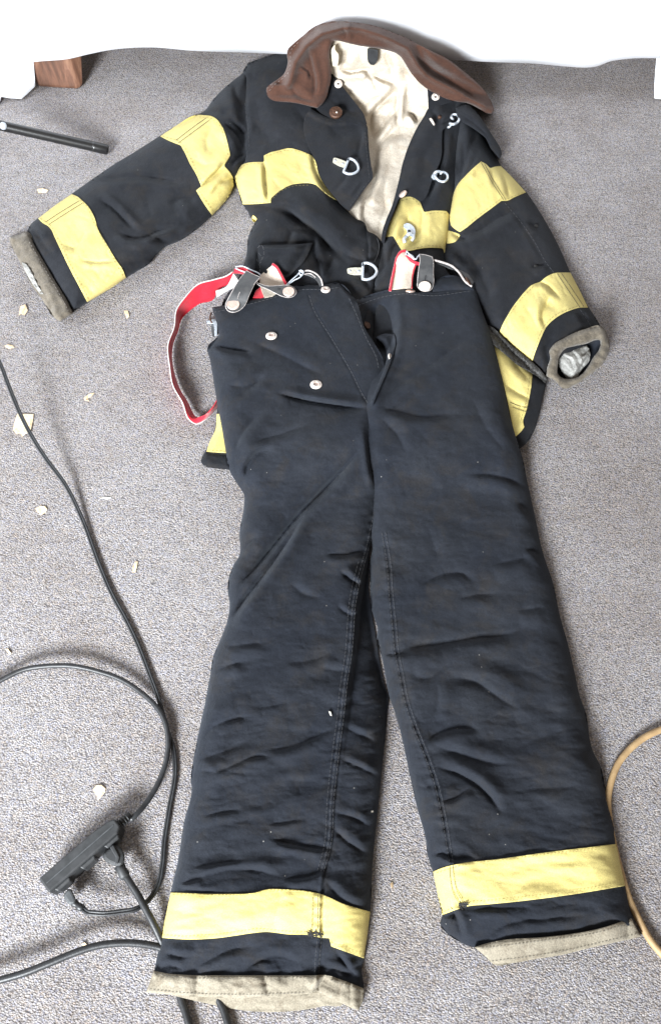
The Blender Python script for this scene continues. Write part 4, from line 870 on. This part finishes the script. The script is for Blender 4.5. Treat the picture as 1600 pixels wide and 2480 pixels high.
    stitch('frayed_thread', [[(624, 600), (632, 592), (640, 602)], [(626, 612), (634, 624), (628, 640)], [(636, 596), (640, 612), (632, 636)], [(622, 628), (630, 650), (626, 670)]], lambda x, y: h_fl(x, y)+.009, M['gthread'], pf, 1.2, 9, 4)
    # right facing --------------------------------------------------
    LR = [(1034, 216), (1048, 222), (1080, 238), (1096, 246), (1070, 254), (1050, 262), (1037, 268), (1036, 245)]
    h_lr = lambda x, y: .050+.0*x+np.interp(y, [215, 270], [.012, 0])
    lr = panel('lapel', LR, h_lr, M['jacket'], t, 2.6, thick=.010)
    FC = [(1037, 262), (1056, 252), (1080, 245), (1100, 243), (1118, 246), (1130, 252), (1132, 262), (1112, 268), (1104, 280), (1092, 290), (1086, 306), (1072, 314), (1070, 330), (1068, 380), (1062, 400), (1052, 420), (1042, 448), (1034, 472), (1026, 484), (1016, 489), (1005, 481), (992, 476), (976, 478), (967, 480),
          (962, 490), (956, 506), (944, 536), (936, 560), (930, 590), (923, 586), (925, 562), (934, 534), (948, 500), (962, 450), (968, 425), (974, 400), (983, 368), (996, 336), (1012, 304), (1026, 282)]
    h_fc = lambda x, y: np.maximum(h_fr(x, y)+.006, .044)*1.0+.008*np.exp(-((sdist(x, y, [(1040, 262), (1012, 306), (984, 370), (968, 430), (950, 500)])[0]-22)/22)**2)+creases(x, y, [([(1040, 262), (1060, 290), (1062, 316)], .005, 9, RT, .7, 2), ([(1072, 300), (1088, 290), (1100, 284)], .008, 6, UP, .7, 2), ([(980, 390), (1010, 380), (1040, 390)], .004, 16, DN, .7, 2), ([(1106, 244), (1100, 256), (1110, 262)], .004, 5, RT, .7, 2)])+.0018*wr(x, y, 60, 40, 70, 105)
    fc = panel('storm_flap', FC, h_fc, M['jacket'], t, 3, thick=.012, corner=60)
    # folded strap standing out over the right shoulder
    ST_ = [(1102, 262), (1116, 256), (1130, 253), (1144, 262), (1158, 278), (1174, 300), (1190, 326), (1202, 344), (1212, 362), (1214, 374), (1209, 385), (1200, 374), (1188, 360), (1183, 350), (1176, 336), (1160, 322), (1140, 308), (1120, 296), (1108, 284)]
    panel('shoulder_strap', ST_, lambda x, y: .056+.010*puff(sdist(x, y, ST_, True)[0]*mpp(y), .02)-.016*sm(1150, 1210, x)+creases(x, y, [([(1110, 274), (1150, 300), (1190, 340)], .004, 5, UP, .8, 2)]), M['jacket'], t, 2.6, thick=.005, corner=60)
    # collar --------------------------------------------------------
    CO = [(800, 118), (798, 140), (802, 182), (796, 214), (788, 240), (778, 254), (768, 262), (752, 258), (728, 252), (704, 248), (676, 246), (660, 243), (650, 236), (645, 222), (646, 212), (656, 203), (672, 192), (688, 178), (694, 164), (697, 150), (695, 134), (696, 122), (712, 104), (736, 84), (752, 70), (768, 61), (790, 54),
          (818, 51), (850, 53), (882, 57), (918, 66), (955, 80), (984, 92), (1010, 106), (1046, 124), (1082, 142), (1104, 158), (1124, 174), (1148, 194), (1168, 214), (1183, 236), (1193, 256), (1195, 268), (1190, 275), (1180, 275), (1164, 266), (1150, 258), (1132, 250), (1106, 246), (1082, 240), (1058, 229), (1036, 217),
          (1020, 205), (1005, 190), (990, 170), (978, 150), (970, 138), (958, 129), (940, 123), (918, 118), (890, 114), (860, 109), (836, 103), (818, 99), (806, 100)]
    RIDGE = [(700, 205), (716, 150), (745, 110), (780, 82), (810, 74), (845, 66), (880, 72), (918, 84), (955, 100), (986, 117), (1000, 138), (1012, 160), (1030, 180), (1056, 196), (1100, 218), (1140, 240), (1170, 256)]
    def h_co(x, y):
        z = cz(y)-.016*sm(1100, 1190, x)-.010*sm(720, 650, x)
        z = z+.008*puff(sdist(x, y, CO, True)[0]*mpp(y), .012)
        d, nx, ny, u, _ = sdist(x, y, RIDGE)
        z = z+.008*np.exp(-(d/9)**2)-.013*np.exp(-((d-22)/12)**2)*np.where(y < ny, 1, .25)
        z = z+creases(x, y, [([(730, 160), (748, 172), (752, 190)], .005, 5, DN, .8, 2), ([(745, 110), (752, 150), (762, 200), (758, 240)], .006, 6, RT, .8, 2), ([(830, 68), (838, 84), (836, 92)], .004, 5, RT, .7, 2), ([(700, 200), (720, 230), (760, 245)], .004, 9, UP, .7, 2),
                             ([(1080, 190), (1120, 216), (1160, 244)], .007, 10, UP, .6, 2), ([(1000, 130), (1050, 170), (1100, 200)], .006, 9, UP, .7, 2)])
        return z+.0018*wr(x, y, 50, 30, 40, 121)
    co = panel('collar', CO, h_co, M['collar'], t, 2.8, thick=.007)
    stitch('stitching', [[(652, 220), (664, 206), (684, 190), (700, 172), (703, 146), (704, 124), (724, 100)]], h_co, M['ledge'], co, .7, 5, 5)
    panel('hanging_loop', [(889, 118), (902, 119), (915, 121), (915, 138), (912, 150), (905, 158), (897, 157), (891, 150), (889, 136)], lambda x, y: h_ln(x, y)*.6+.4*np.interp(y, [100, 160], [.150, .105])+.014, M['rubber'], t, 2.2, thick=.004)
    panel('size_tag', [(804, 116), (811, 108), (813, 124), (817, 128), (818, 160), (806, 161), (803, 140)], lambda x, y: np.interp(y, [100, 165], [.178, .125]), M['label'], t, 2.2, thick=.002)
    # snaps ----------------------------------------------------------
    but, soc = build_trousers.button, build_trousers.socket
    def tilt(o): return o
    def disc(px, py, z, r, mat, n, parent, sx=1., hole=False):
        c = P(px, py, z)
        o = lathe('snap', c, [(r, -.002), (r, .0009), (r*.93, .0014), (r*.62, .0012), (r*.60, .0020), (r*.42, .0022), (r*.38, .0012), (.0001, .0012)] if hole else [(r, -.002), (r, .001), (r*.88, .0022), (.0001, .0026)], M[mat], parent, 28, n, sx=sx)
        if hole:
            nn = np.array(n)/np.linalg.norm(n); lathe('socket_hole', c+nn*.00125, [(r*.22, 0), (r*.22, .0003), (.0001, .0003)], M['hole'], o, 14, nn)
        return o
    disc(819, 203, float(h_lp(np.array([819.]), np.array([203.]))[0])+.001, .0085, 'nickel', (0, -.5, .8), lp, hole=True)
    disc(1054, 235, .058, .0085, 'nickel', (0, -.4, .9), lr, hole=True)
    o = lathe('snap', P(813, 272, .066), [(.0135, -.004), (.0135, .001), (.011, .003), (.0085, .0018), (.006, .0036), (.0001, .004)], M['bronze'], t, 28, (0, -.3, 1))
    lathe('socket_hole', P(815, 272, .0715), [(.002, 0), (.002, .0006), (.0001, .0006)], M['nickel'], o, 12, (0, -.3, 1))
    fz = lambda px, py: float(h_fc(np.array([float(px)]), np.array([float(py)]))[0])
    disc(1046, 295, fz(1046, 295)+.002, .0085, 'nickel', (.75, .3, .45), fc)
    disc(975, 470, fz(975, 470)+.002, .0085, 'copper', (-.6, .2, .7), fc)
    disc(1064, 284, fz(1064, 284)+.002, .004, 'bronze', (.3, 0, 1), fc)
    # D rings --------------------------------------------------------
    def dring(px, py, ang, z, parent, s=1.):
        """plate with a D ring; px,py = middle of the flat side, ang = direction in the photo"""
        a = math.radians(ang); ux, uy = math.cos(a), math.sin(a)
        m = lambda u, v: (px+(u*ux-v*uy)*s, py+(u*uy+v*ux)*s)
        pts = [(0, -19), (0, 19), (10, 20), (20, 17), (30, 9), (34, 0), (30, -9), (20, -17), (10, -20), (0, -19), (0, -10)]
        q = spline([(*m(u, v), z) for u, v in pts], False, 2.5, 50)
        root = panel('clasp_plate', [m(-38, -4), (m(-36, -7)), m(-30, -8), m(-4, -9), m(2, -9), m(2, 9), m(-4, 9), m(-30, 8), m(-36, 6)], lambda x, y: z-.001+0*x, M['plate'], parent, 1.8, thick=.003, corner=60)
        tube('d_ring', P(q[:, 0], q[:, 1], q[:, 2]), .0025, M['steel'], root, 10)
        for u in (-31, -10): lathe('rivet', P(*m(u, 0), z-.001), [(.0028, 0), (.0025, .0009), (.0001, .0012)], M['steel'], root, 14)
        return root
    zz = lambda hf, px, py: float(hf(np.array([float(px)]), np.array([float(py)]))[0])
    dring(838, 400, 22, zz(h_sf, 838, 400)+.009, sf, .92)
    dring(878, 657, 1, zz(h_fl, 876, 657)+.013, t, 1.0)
    # snap hooks ----------------------------------------------------
    def hook(pts, z, r, plate=None, parent=fc):
        q = spline([(*p, z+.004*(i % 2)) for i, p in enumerate(pts)], False, 2., 90)
        o = tube('snap_hook', P(q[:, 0], q[:, 1], q[:, 2]), np.linspace(r*1.1, r*.85, len(q)), M['steel'], parent, 10)
        if plate: panel('hook_plate', plate, lambda x, y: z-.002+0*x, M['steel'], o, 1.8, thick=.003, corner=70)
        return o
    hook([(1088, 299), (1097, 301), (1106, 297), (1111, 289), (1109, 281), (1102, 277), (1094, 279), (1092, 285), (1097, 289)], fz(1090, 290)+.014, .0026)
    hook([(1084, 309), (1089, 306), (1093, 302)], fz(1084, 300)+.006, .0022)
    hook([(1066, 416), (1056, 416), (1051, 422), (1055, 431), (1063, 438), (1074, 440), (1082, 434), (1083, 425), (1077, 418), (1069, 417), (1066, 422)], fz(1050, 425)+.008, .0024, [(1044, 430), (1050, 416), (1058, 420), (1056, 436), (1048, 434)])
    z3 = zz(h_fr, 990, 560)+.010
    o = hook([(980, 588), (978, 580), (984, 572), (990, 566), (998, 566), (1001, 576), (996, 584)], z3, .0032, [(976, 544), (984, 540), (996, 544), (1004, 554), (1005, 568), (1002, 578), (994, 572), (986, 568), (984, 556), (976, 550)], t)
    lathe('rivet', P(990, 560, z3), [(.003, 0), (.003, .001), (.0001, .0015)], M['hole'], o, 14)
    # cuffs ----------------------------------------------------------
    CU = [(64, 561), (50, 566), (24, 574), (26, 590), (36, 610), (56, 648), (80, 694), (106, 730), (132, 770), (147, 779), (164, 768), (177, 758), (160, 722), (136, 684), (106, 632), (82, 590), (72, 564)]
    def h_cu(x, y):
        # a flat tube: near edge high, the mouth dips
        d = sdist(x, y, CU, True)[0]*mpp(y)
        m = sdist(x, y, [(34, 590), (70, 650), (104, 712), (120, 745)])[0]
        return .018+.012*puff(d, .012)-.006*np.exp(-((m-2)/9)**2)+.0014*wr(x, y, 20, 12, 50, 131)
    cu = panel('cuff', CU, h_cu, M['cuff'], t, 2.6, corner=60)
    stitch('stitching', [[(72, 586), (106, 646), (140, 704), (166, 752)], [(110, 714), (132, 706)]], h_cu, M['ledge'], cu, .7, 4, 5, .0006)
    panel('wristlet', [(53, 635), (62, 638), (72, 650), (82, 670), (94, 694), (106, 712), (98, 712), (84, 694), (70, 672), (58, 648)], lambda x, y: h_cu(x, y)+.002+.003*wr(x, y, 10, 8, 0, 133), M['knit'], t, 2.2, thick=.004)
    RO = [(1452, 789), (1462, 796), (1469, 812), (1473, 832), (1471, 857), (1462, 876), (1444, 896), (1420, 914), (1398, 930), (1385, 936), (1370, 942), (1356, 938), (1348, 928), (1336, 918), (1322, 912), (1324, 890), (1331, 868), (1329, 850), (1336, 838), (1350, 826), (1366, 818), (1385, 808), (1418, 796)]
    RI = [(1452, 823), (1453, 836), (1448, 850), (1438, 862), (1425, 884), (1412, 902), (1396, 914), (1376, 918), (1358, 914), (1350, 906), (1350, 884), (1354, 862), (1366, 846), (1392, 838), (1420, 832), (1440, 824)]
    def h_ro(x, y):
        d = np.minimum(sdist(x, y, RO, True)[0], sdist(x, y, RI, True)[0])*mpp(y)
        z = np.interp(y, [790, 940], [.052, .022])
        return z+.010*puff(d, .009)+.0022*wr(x, y, 24, 12, 30, 141)
    c2 = panel('cuff', [RO, RI], h_ro, M['cuff'], t, 2.4, corner=60)
    RI2 = spline(RI, True, 8.)
    V = []; Fc = []; n = len(RI2); cx, cy = RI2.mean(0)
    for j, (k, dz) in enumerate([(1.03, -.003), (1.05, -.014), (.98, -.022), (.6, -.026)]):
        for x, y in RI2:
            X, Y = cx+(x-cx)*k, cy+(y-cy)*k; V.append(P(X, Y, max(.003, float(np.interp(y, [790, 940], [.052, .022]))+dz)))
    for j in range(3):
        for i in range(n): Fc.append([j*n+i, j*n+(i+1) % n, (j+1)*n+(i+1) % n, (j+1)*n+i])
    Fc.append([3*n+i for i in range(n)]); mesh('cuff_lining', V, Fc, M['pants'], c2)
    WR = [(1352, 870), (1360, 852), (1370, 846), (1386, 845), (1404, 840), (1420, 836), (1427, 850), (1428, 866), (1422, 880), (1412, 890), (1402, 904), (1396, 916), (1384, 921), (1372, 916), (1362, 904), (1355, 890)]
    panel('wristlet', WR, lambda x, y: np.interp(y, [830, 920], [.030, .014])+.009*puff(sdist(x, y, WR, True)[0]*mpp(y), .018)+.0018*wr(x, y, 30, 9, 50, 143)+creases(x, y, [([(1425, 862), (1412, 878), (1400, 900), (1390, 914)], .004, 5, LF, .8, 2), ([(1362, 860), (1380, 870), (1390, 900)], .003, 4, RT, .8, 2), ([(1384, 850), (1398, 866), (1404, 884)], .003, 4, RT, .8, 2), ([(1408, 862), (1416, 856), (1424, 846)], .005, 3, DN, .8, 2)]), M['knit'], t, 2., thick=.014)
    # seams on the sleeves
    stitch('stitching', [[(1222, 492), (1262, 540), (1296, 590), (1320, 634), (1340, 660)], [(1404, 750), (1420, 774), (1430, 790)]], h_sr, M['gthread'], sr, .9, 6, 4)
    stitch('stitching', [[(588, 210), (594, 260), (600, 300), (604, 360)], [(600, 600), (598, 640)]], h_fl, M['gthread'], fl, .8, 6, 4)
    for px, py in ((1297, 548), (1296, 646)): disc(px, py, zz(h_sr, px, py)+.001, .004, 'hole', (0, 0, 1), sr)
    return t
build_jacket()
# ------------------------------------------------------------------ cords
def cord(name, pts, r, mat, label, cat='cord', group=None, parent=None, double=False):
    w = path3(pts, 6)
    if double:
        t_ = np.gradient(w, axis=0); t_ /= np.linalg.norm(t_, axis=1)[:, None]; s = np.cross(t_, [0, 0, 1.]); s /= np.linalg.norm(s, axis=1)[:, None]
        o = tube(name, w+s*r*.85, r, mat, parent, 10, loc=tuple(w[len(w)//2]*[1, 1, 0]) if parent is None else None, extra=[(w-s*r*.85, r)])
    else: o = tube(name, w, r, mat, parent, 12, loc=tuple(w[len(w)//2]*[1, 1, 0]) if parent is None else None)
    if parent is None: tag(o, label, cat, group)
    return o
def build_cords():
    c = thing('lamp_cord', 'thin black two strand cord running from the left edge down to the outlet block', 'cord', tuple(P(240, 1370, 0)))
    cord('cable', [(-60, 780, .07), (-20, 840, .062), (0, 878, .056), (20, 930, .048), (50, 1003, .040), (75, 1052, .034), (110, 1108, .026), (160, 1176, .014), (200, 1258, .006), (240, 1366, .004), (272, 1440, .004), (305, 1500, .004), (332, 1556, .004), (362, 1632, .004), (386, 1698, .005), (404, 1765, .005),
                       (420, 1815, .004), (424, 1870, .004), (410, 1958, .004), (398, 2037, .004), (393, 2095, .004), (382, 2146, .005), (356, 2184, .008), (335, 2199, .016), (288, 2209, .020), (234, 2212, .022), (208, 2207, .020), (198, 2194, .016)],
         .0018, M['rubber'], '', parent=c, double=True)
    # its small grey plug
    def rod(name, a, b, r, mat, parent, **k):
        a, b = P(*a), P(*b); n = 8; r = np.asarray(r, float)
        return tube(name, [a+(b-a)*i/(n-1) for i in range(n)], np.interp(np.linspace(0, 1, n), np.linspace(0, 1, len(r)), r), mat, parent, 16, **k)
    sp = [(153, 2170), (160, 2158), (172, 2150), (180, 2166), (186, 2180), (178, 2192), (168, 2192), (160, 2182)]
    pl = boxm('plug', [P(x, y, .008) for x, y in sp][::-1]+[P(x, y, .028) for x, y in sp][::-1], M['grayplug'], c, .0035, segs=3)
    rod('strain_relief', (180, 2186, .020), (201, 2202, .020), [.0055, .0038, .005, .0032], M['rubber'], pl)
    # outlet block with its thick cord
    t = thing('extension_cord', 'thick black cord curving from the left edge into a black three way outlet block', 'extension cord', tuple(P(220, 2080, 0)))
    cord('cable', [(-60, 1680, .012), (0, 1649, .014), (58, 1622, .016), (117, 1613, .017), (175, 1613, .016), (234, 1625, .014), (292, 1645, .012), (339, 1675, .010), (374, 1706, .010), (397, 1741, .011), (407, 1784, .011), (405, 1830, .009), (390, 1881, .008), (358, 1940, .012), (325, 1978, .018), (316, 1986, .018)],
         .0037, M['rubber'], '', parent=t)
    a = P(126, 2152, .0)[:2]; b = P(298, 2002, .0)[:2]; d = b-a; L = np.linalg.norm(d); d = d/L; s = np.array([d[1], -d[0]])   # s points to the lower right
    def q(u, v, z): p = a+d*u*L+s*v; return (p[0], p[1], z)
    w = .0125
    prof = [(0, -w), (.74, -w), (.93, -w*.80), (1.0, -w*.55), (1.0, w*.55), (.93, w), (0, w)]
    body = boxm('outlet_block', [q(u, v, .002) for u, v in prof]+[q(u, v*.92, .036) for u, v in prof], M['rubber2'], t, .0025, segs=3)
    boxm('mould_seam', [q(.04, -.0007, .0355), q(.95, -.0007, .0355), q(.95, .0007, .0355), q(.04, .0007, .0355), q(.04, -.0007, .0366), q(.95, -.0007, .0366), q(.95, .0007, .0366), q(.04, .0007, .0366)], M['grayplug'], body, 0)
    for u in (.16, .5, .83):
        v0, v1 = w-.001, w+.004
        boxm('socket_face', [q(u-.10, v0, .006), q(u+.10, v0, .006), q(u+.08, v1, .008), q(u-.08, v1, .008), q(u-.10, v0, .032), q(u+.10, v0, .032), q(u+.08, v1, .030), q(u-.08, v1, .030)], M['rubber2'], body, .0015)
    for k in range(4):
        p0 = np.array(q(1.0+.035*k, 0, .020)); p1 = np.array(q(1.0+.035*k+.018, 0, .020)); tube('strain_relief', [p0, (p0+p1)/2, p1], [.0075-.0006*k]*3, M['rubber2'], body, 16)
    tube('strain_relief', [np.array(q(.98, 0, .020)), np.array(q(1.16, 0, .020))], .0048, M['rubber'], body, 12)
    # second cord plugged into the block
    t2 = thing('power_cord', 'black cord with a moulded plug going from the outlet block under the trouser leg', 'cord', tuple(P(330, 2162, 0)))
    sp = [(246, 2070), (262, 2056), (278, 2044), (291, 2050), (300, 2062), (304, 2076), (301, 2090), (292, 2100), (278, 2098), (264, 2092), (252, 2084)]
    pl = boxm('plug', [P(x, y, .008) for x, y in sp][::-1]+[P(x, y, .030) for x, y in sp][::-1], M['rubber2'], t2, .0045, segs=3)
    boxm('plug_ridge', [P(x, y, .029) for x, y in [(266, 2052), (275, 2046), (290, 2076), (286, 2092), (279, 2094), (281, 2076)]][::-1]+[P(x, y, .0325) for x, y in [(266, 2052), (275, 2046), (290, 2076), (286, 2092), (279, 2094), (281, 2076)]][::-1], M['rubber2'], pl, .001)
    tube('strain_relief', [P(289, 2096, .021), P(296, 2108, .021), P(302, 2120, .020), P(306, 2126, .020)], [.0072, .0062, .0072, .005], M['rubber2'], pl, 14)
    cord('cable', [(298, 2112, .020), (306, 2124, .020), (318, 2142, .020), (332, 2164, .019), (352, 2200, .018), (372, 2238, .015), (388, 2272, .010), (400, 2300, .006), (414, 2340, .005), (430, 2390, .005), (440, 2426, .005), (450, 2455, .006), (462, 2500, .006), (470, 2560, .006)], .0045, M['rubber'], '', parent=t2)
    cord('power_cord', [(-60, 2392, .018), (0, 2374, .020), (58, 2357, .021), (117, 2334, .022), (175, 2310, .022), (234, 2291, .021), (292, 2284, .018), (351, 2287, .013), (392, 2296, .008), (450, 2330, .005), (505, 2385, .005), (538, 2440, .005), (550, 2475, .006), (562, 2530, .006)],
         .0044, M['rubber'], 'glossy black cord crossing the lower left corner and passing under the trouser cuff', 'cord')
    cord('rubber_cord', [(1960, 1770, .006), (1800, 1745, .006), (1680, 1748, .006), (1640, 1756, .006), (1600, 1767, .006), (1558, 1787, .006), (1523, 1815, .006), (1495, 1851, .006), (1479, 1892, .006), (1471, 1936, .005), (1474, 1985, .005), (1488, 2060, .005), (1504, 2120, .005), (1524, 2182, .006), (1546, 2228, .006), (1574, 2278, .006), (1602, 2312, .006), (1650, 2370, .006), (1740, 2460, .006)],
         .0046, M['tan'], 'tan rubber cord curling beside and under the right trouser leg', 'cord')
build_cords()
# ------------------------------------------------------------------ bits on the carpet
def chip(pts, label, mat='wood', z=.0018, cat='wood chip', group='wood chips scattered on the carpet', name='wood_chip'):
    q = np.array(pts, float); c = q.mean(0); w0 = P(c[0], c[1], 0)
    sd = (c[0]*.013+c[1]*.007)
    V = []; n = len(q)
    for k, (s, dz) in enumerate([(1, .0004), (1.0, .9), (.8, 1.0)]):
        for i, p in enumerate(q):
            zz_ = .0008 if k == 0 else z*(.8+.5*math.sin(i*1.9+sd))*dz+.0006
            V.append(P(*(c+(p-c)*s), zz_))
    F_ = [[k*n+i, k*n+(i+1) % n, (k+1)*n+(i+1) % n, (k+1)*n+i] for k in range(2) for i in range(n)]+[[2*n+i for i in range(n)], [i for i in range(n)][::-1]]
    o = mesh(name, V, F_, M[mat], None, False, loc=tuple(w0)); tag(o, label, cat, group); return o
chip([(43, 1002), (82, 1003), (80, 1020), (74, 1046), (64, 1050), (54, 1058), (50, 1048), (40, 1052), (32, 1040), (36, 1022)], 'largest pale square wood chip lying under the thin cord at left', z=.0025)
chip([(86, 1232), (98, 1225), (110, 1226), (115, 1234), (110, 1242), (100, 1248), (92, 1240)], 'round pale wood chip left of the thin cord below the largest chip')
chip([(225, 1912), (234, 1902), (246, 1901), (256, 1910), (254, 1920), (244, 1932), (239, 1938), (234, 1926)], 'pale rounded wood chip above the outlet block')
chip([(322, 1372), (328, 1360), (334, 1360), (332, 1374), (328, 1386), (320, 1386)], 'slim orange wood sliver right of the thin cord')
chip([(11, 838), (20, 834), (30, 836), (36, 842), (22, 845)], 'tiny pale wood chip near the left edge above the thin cord')
chip([(50, 742), (62, 737), (68, 752), (60, 764), (52, 760), (46, 764)], 'tan wood chip below the left jacket cuff', z=.0025)
chip([(14, 1572), (20, 1571), (28, 1582), (24, 1586)], 'tiny orange wood chip at the left edge above the thick cord')
chip([(203, 964), (216, 954), (230, 951), (222, 960), (212, 966), (216, 972), (206, 970)], 'thin forked straw coloured sliver on open carpet in line with the largest chip')
chip([(90, 458), (104, 456), (118, 460), (112, 467), (94, 468)], 'dull brown wood chip between the metal bar and left sleeve', z=.002)
chip([(300, 752), (310, 752), (314, 766), (308, 772)], 'faint tan wood sliver left of the red strap', z=.002)
chip([(242, 1207), (256, 1204), (270, 1205), (262, 1209)], 'thin white splinter right of the thin cord', 'lint', .0016)
chip([(944, 2140), (950, 2136), (952, 2146), (948, 2152)], 'tiny yellow crumb on the carpet between the trouser legs', z=.002)
chip([(198, 2286), (206, 2282), (212, 2290), (204, 2294)], 'tiny cream crumb beside the cord at lower left', z=.002)
def fleck(pts, hf, label):
    q = np.array(pts, float); z = hf(q[:, 0], q[:, 1]); c = q.mean(0)
    n = len(q); V = list(P(q[:, 0], q[:, 1], z+.001))+list(P(q[:, 0], q[:, 1], z+.0028)); w0 = P(c[0], c[1], float(z.mean()))
    F_ = [[i, (i+1) % n, n+(i+1) % n, n+i] for i in range(n)]+[list(range(n))[::-1], [n+i for i in range(n)]]
    tag(mesh('paper_fleck', V, F_, M['lint'], None, False, loc=tuple(w0)), label, 'fleck')
fleck([(795, 1722), (801, 1724), (803, 1734), (799, 1732)], h_left, 'white paper fleck on the left trouser leg beside the inseam')
fleck([(898, 1964), (903, 1963), (904, 1967), (899, 1968)], h_left, 'tiny white fleck at the inner edge of the left trouser leg')
# ------------------------------------------------------------------ camera, light, render settings
cam = bpy.data.cameras.new('camera'); co = bpy.data.objects.new('camera', cam); COL.objects.link(co)
co.location = (0, 0, H); co.rotation_euler = (TH, 0, 0)
cam.sensor_fit = 'VERTICAL'; cam.sensor_height = 24; cam.lens = 12/math.tan(math.radians(31.0)); cam.clip_start = .01; cam.clip_end = 100
S.camera = co
W = bpy.data.worlds.new('World'); S.world = W; W.use_nodes = True
bg = W.node_tree.nodes['Background']; bg.inputs[0].default_value = (1.0, .88, .77, 1); bg.inputs[1].default_value = .40
def area(name, loc, target, sx, sy, power, color):
    l = bpy.data.lights.new(name, 'AREA'); l.shape = 'RECTANGLE'; l.size = sx; l.size_y = sy; l.energy = power; l.color = color
    o = bpy.data.objects.new(name, l); COL.objects.link(o); o.location = loc
    import mathutils
    o.rotation_euler = (mathutils.Vector(target)-mathutils.Vector(loc)).to_track_quat('-Z', 'Y').to_euler(); return o
k = area('window_light', (-1.6, -2.75, 1.95), (-.38, 1.15, 0), 1.3, 1.0, 128, (.93, .97, 1.0)); k.data.spread = math.radians(72)
area('side_fill_light', (-2.3, .6, 1.2), (0, 1.0, 0), .9, .8, 44, (.88, .94, 1.0))  # weaker fill lamp added on the left to light the sides
vs = S.view_settings; vs.view_transform = 'Standard'; vs.look = 'None'; vs.gamma = 1; vs.exposure = 0; vs.use_curve_mapping = False
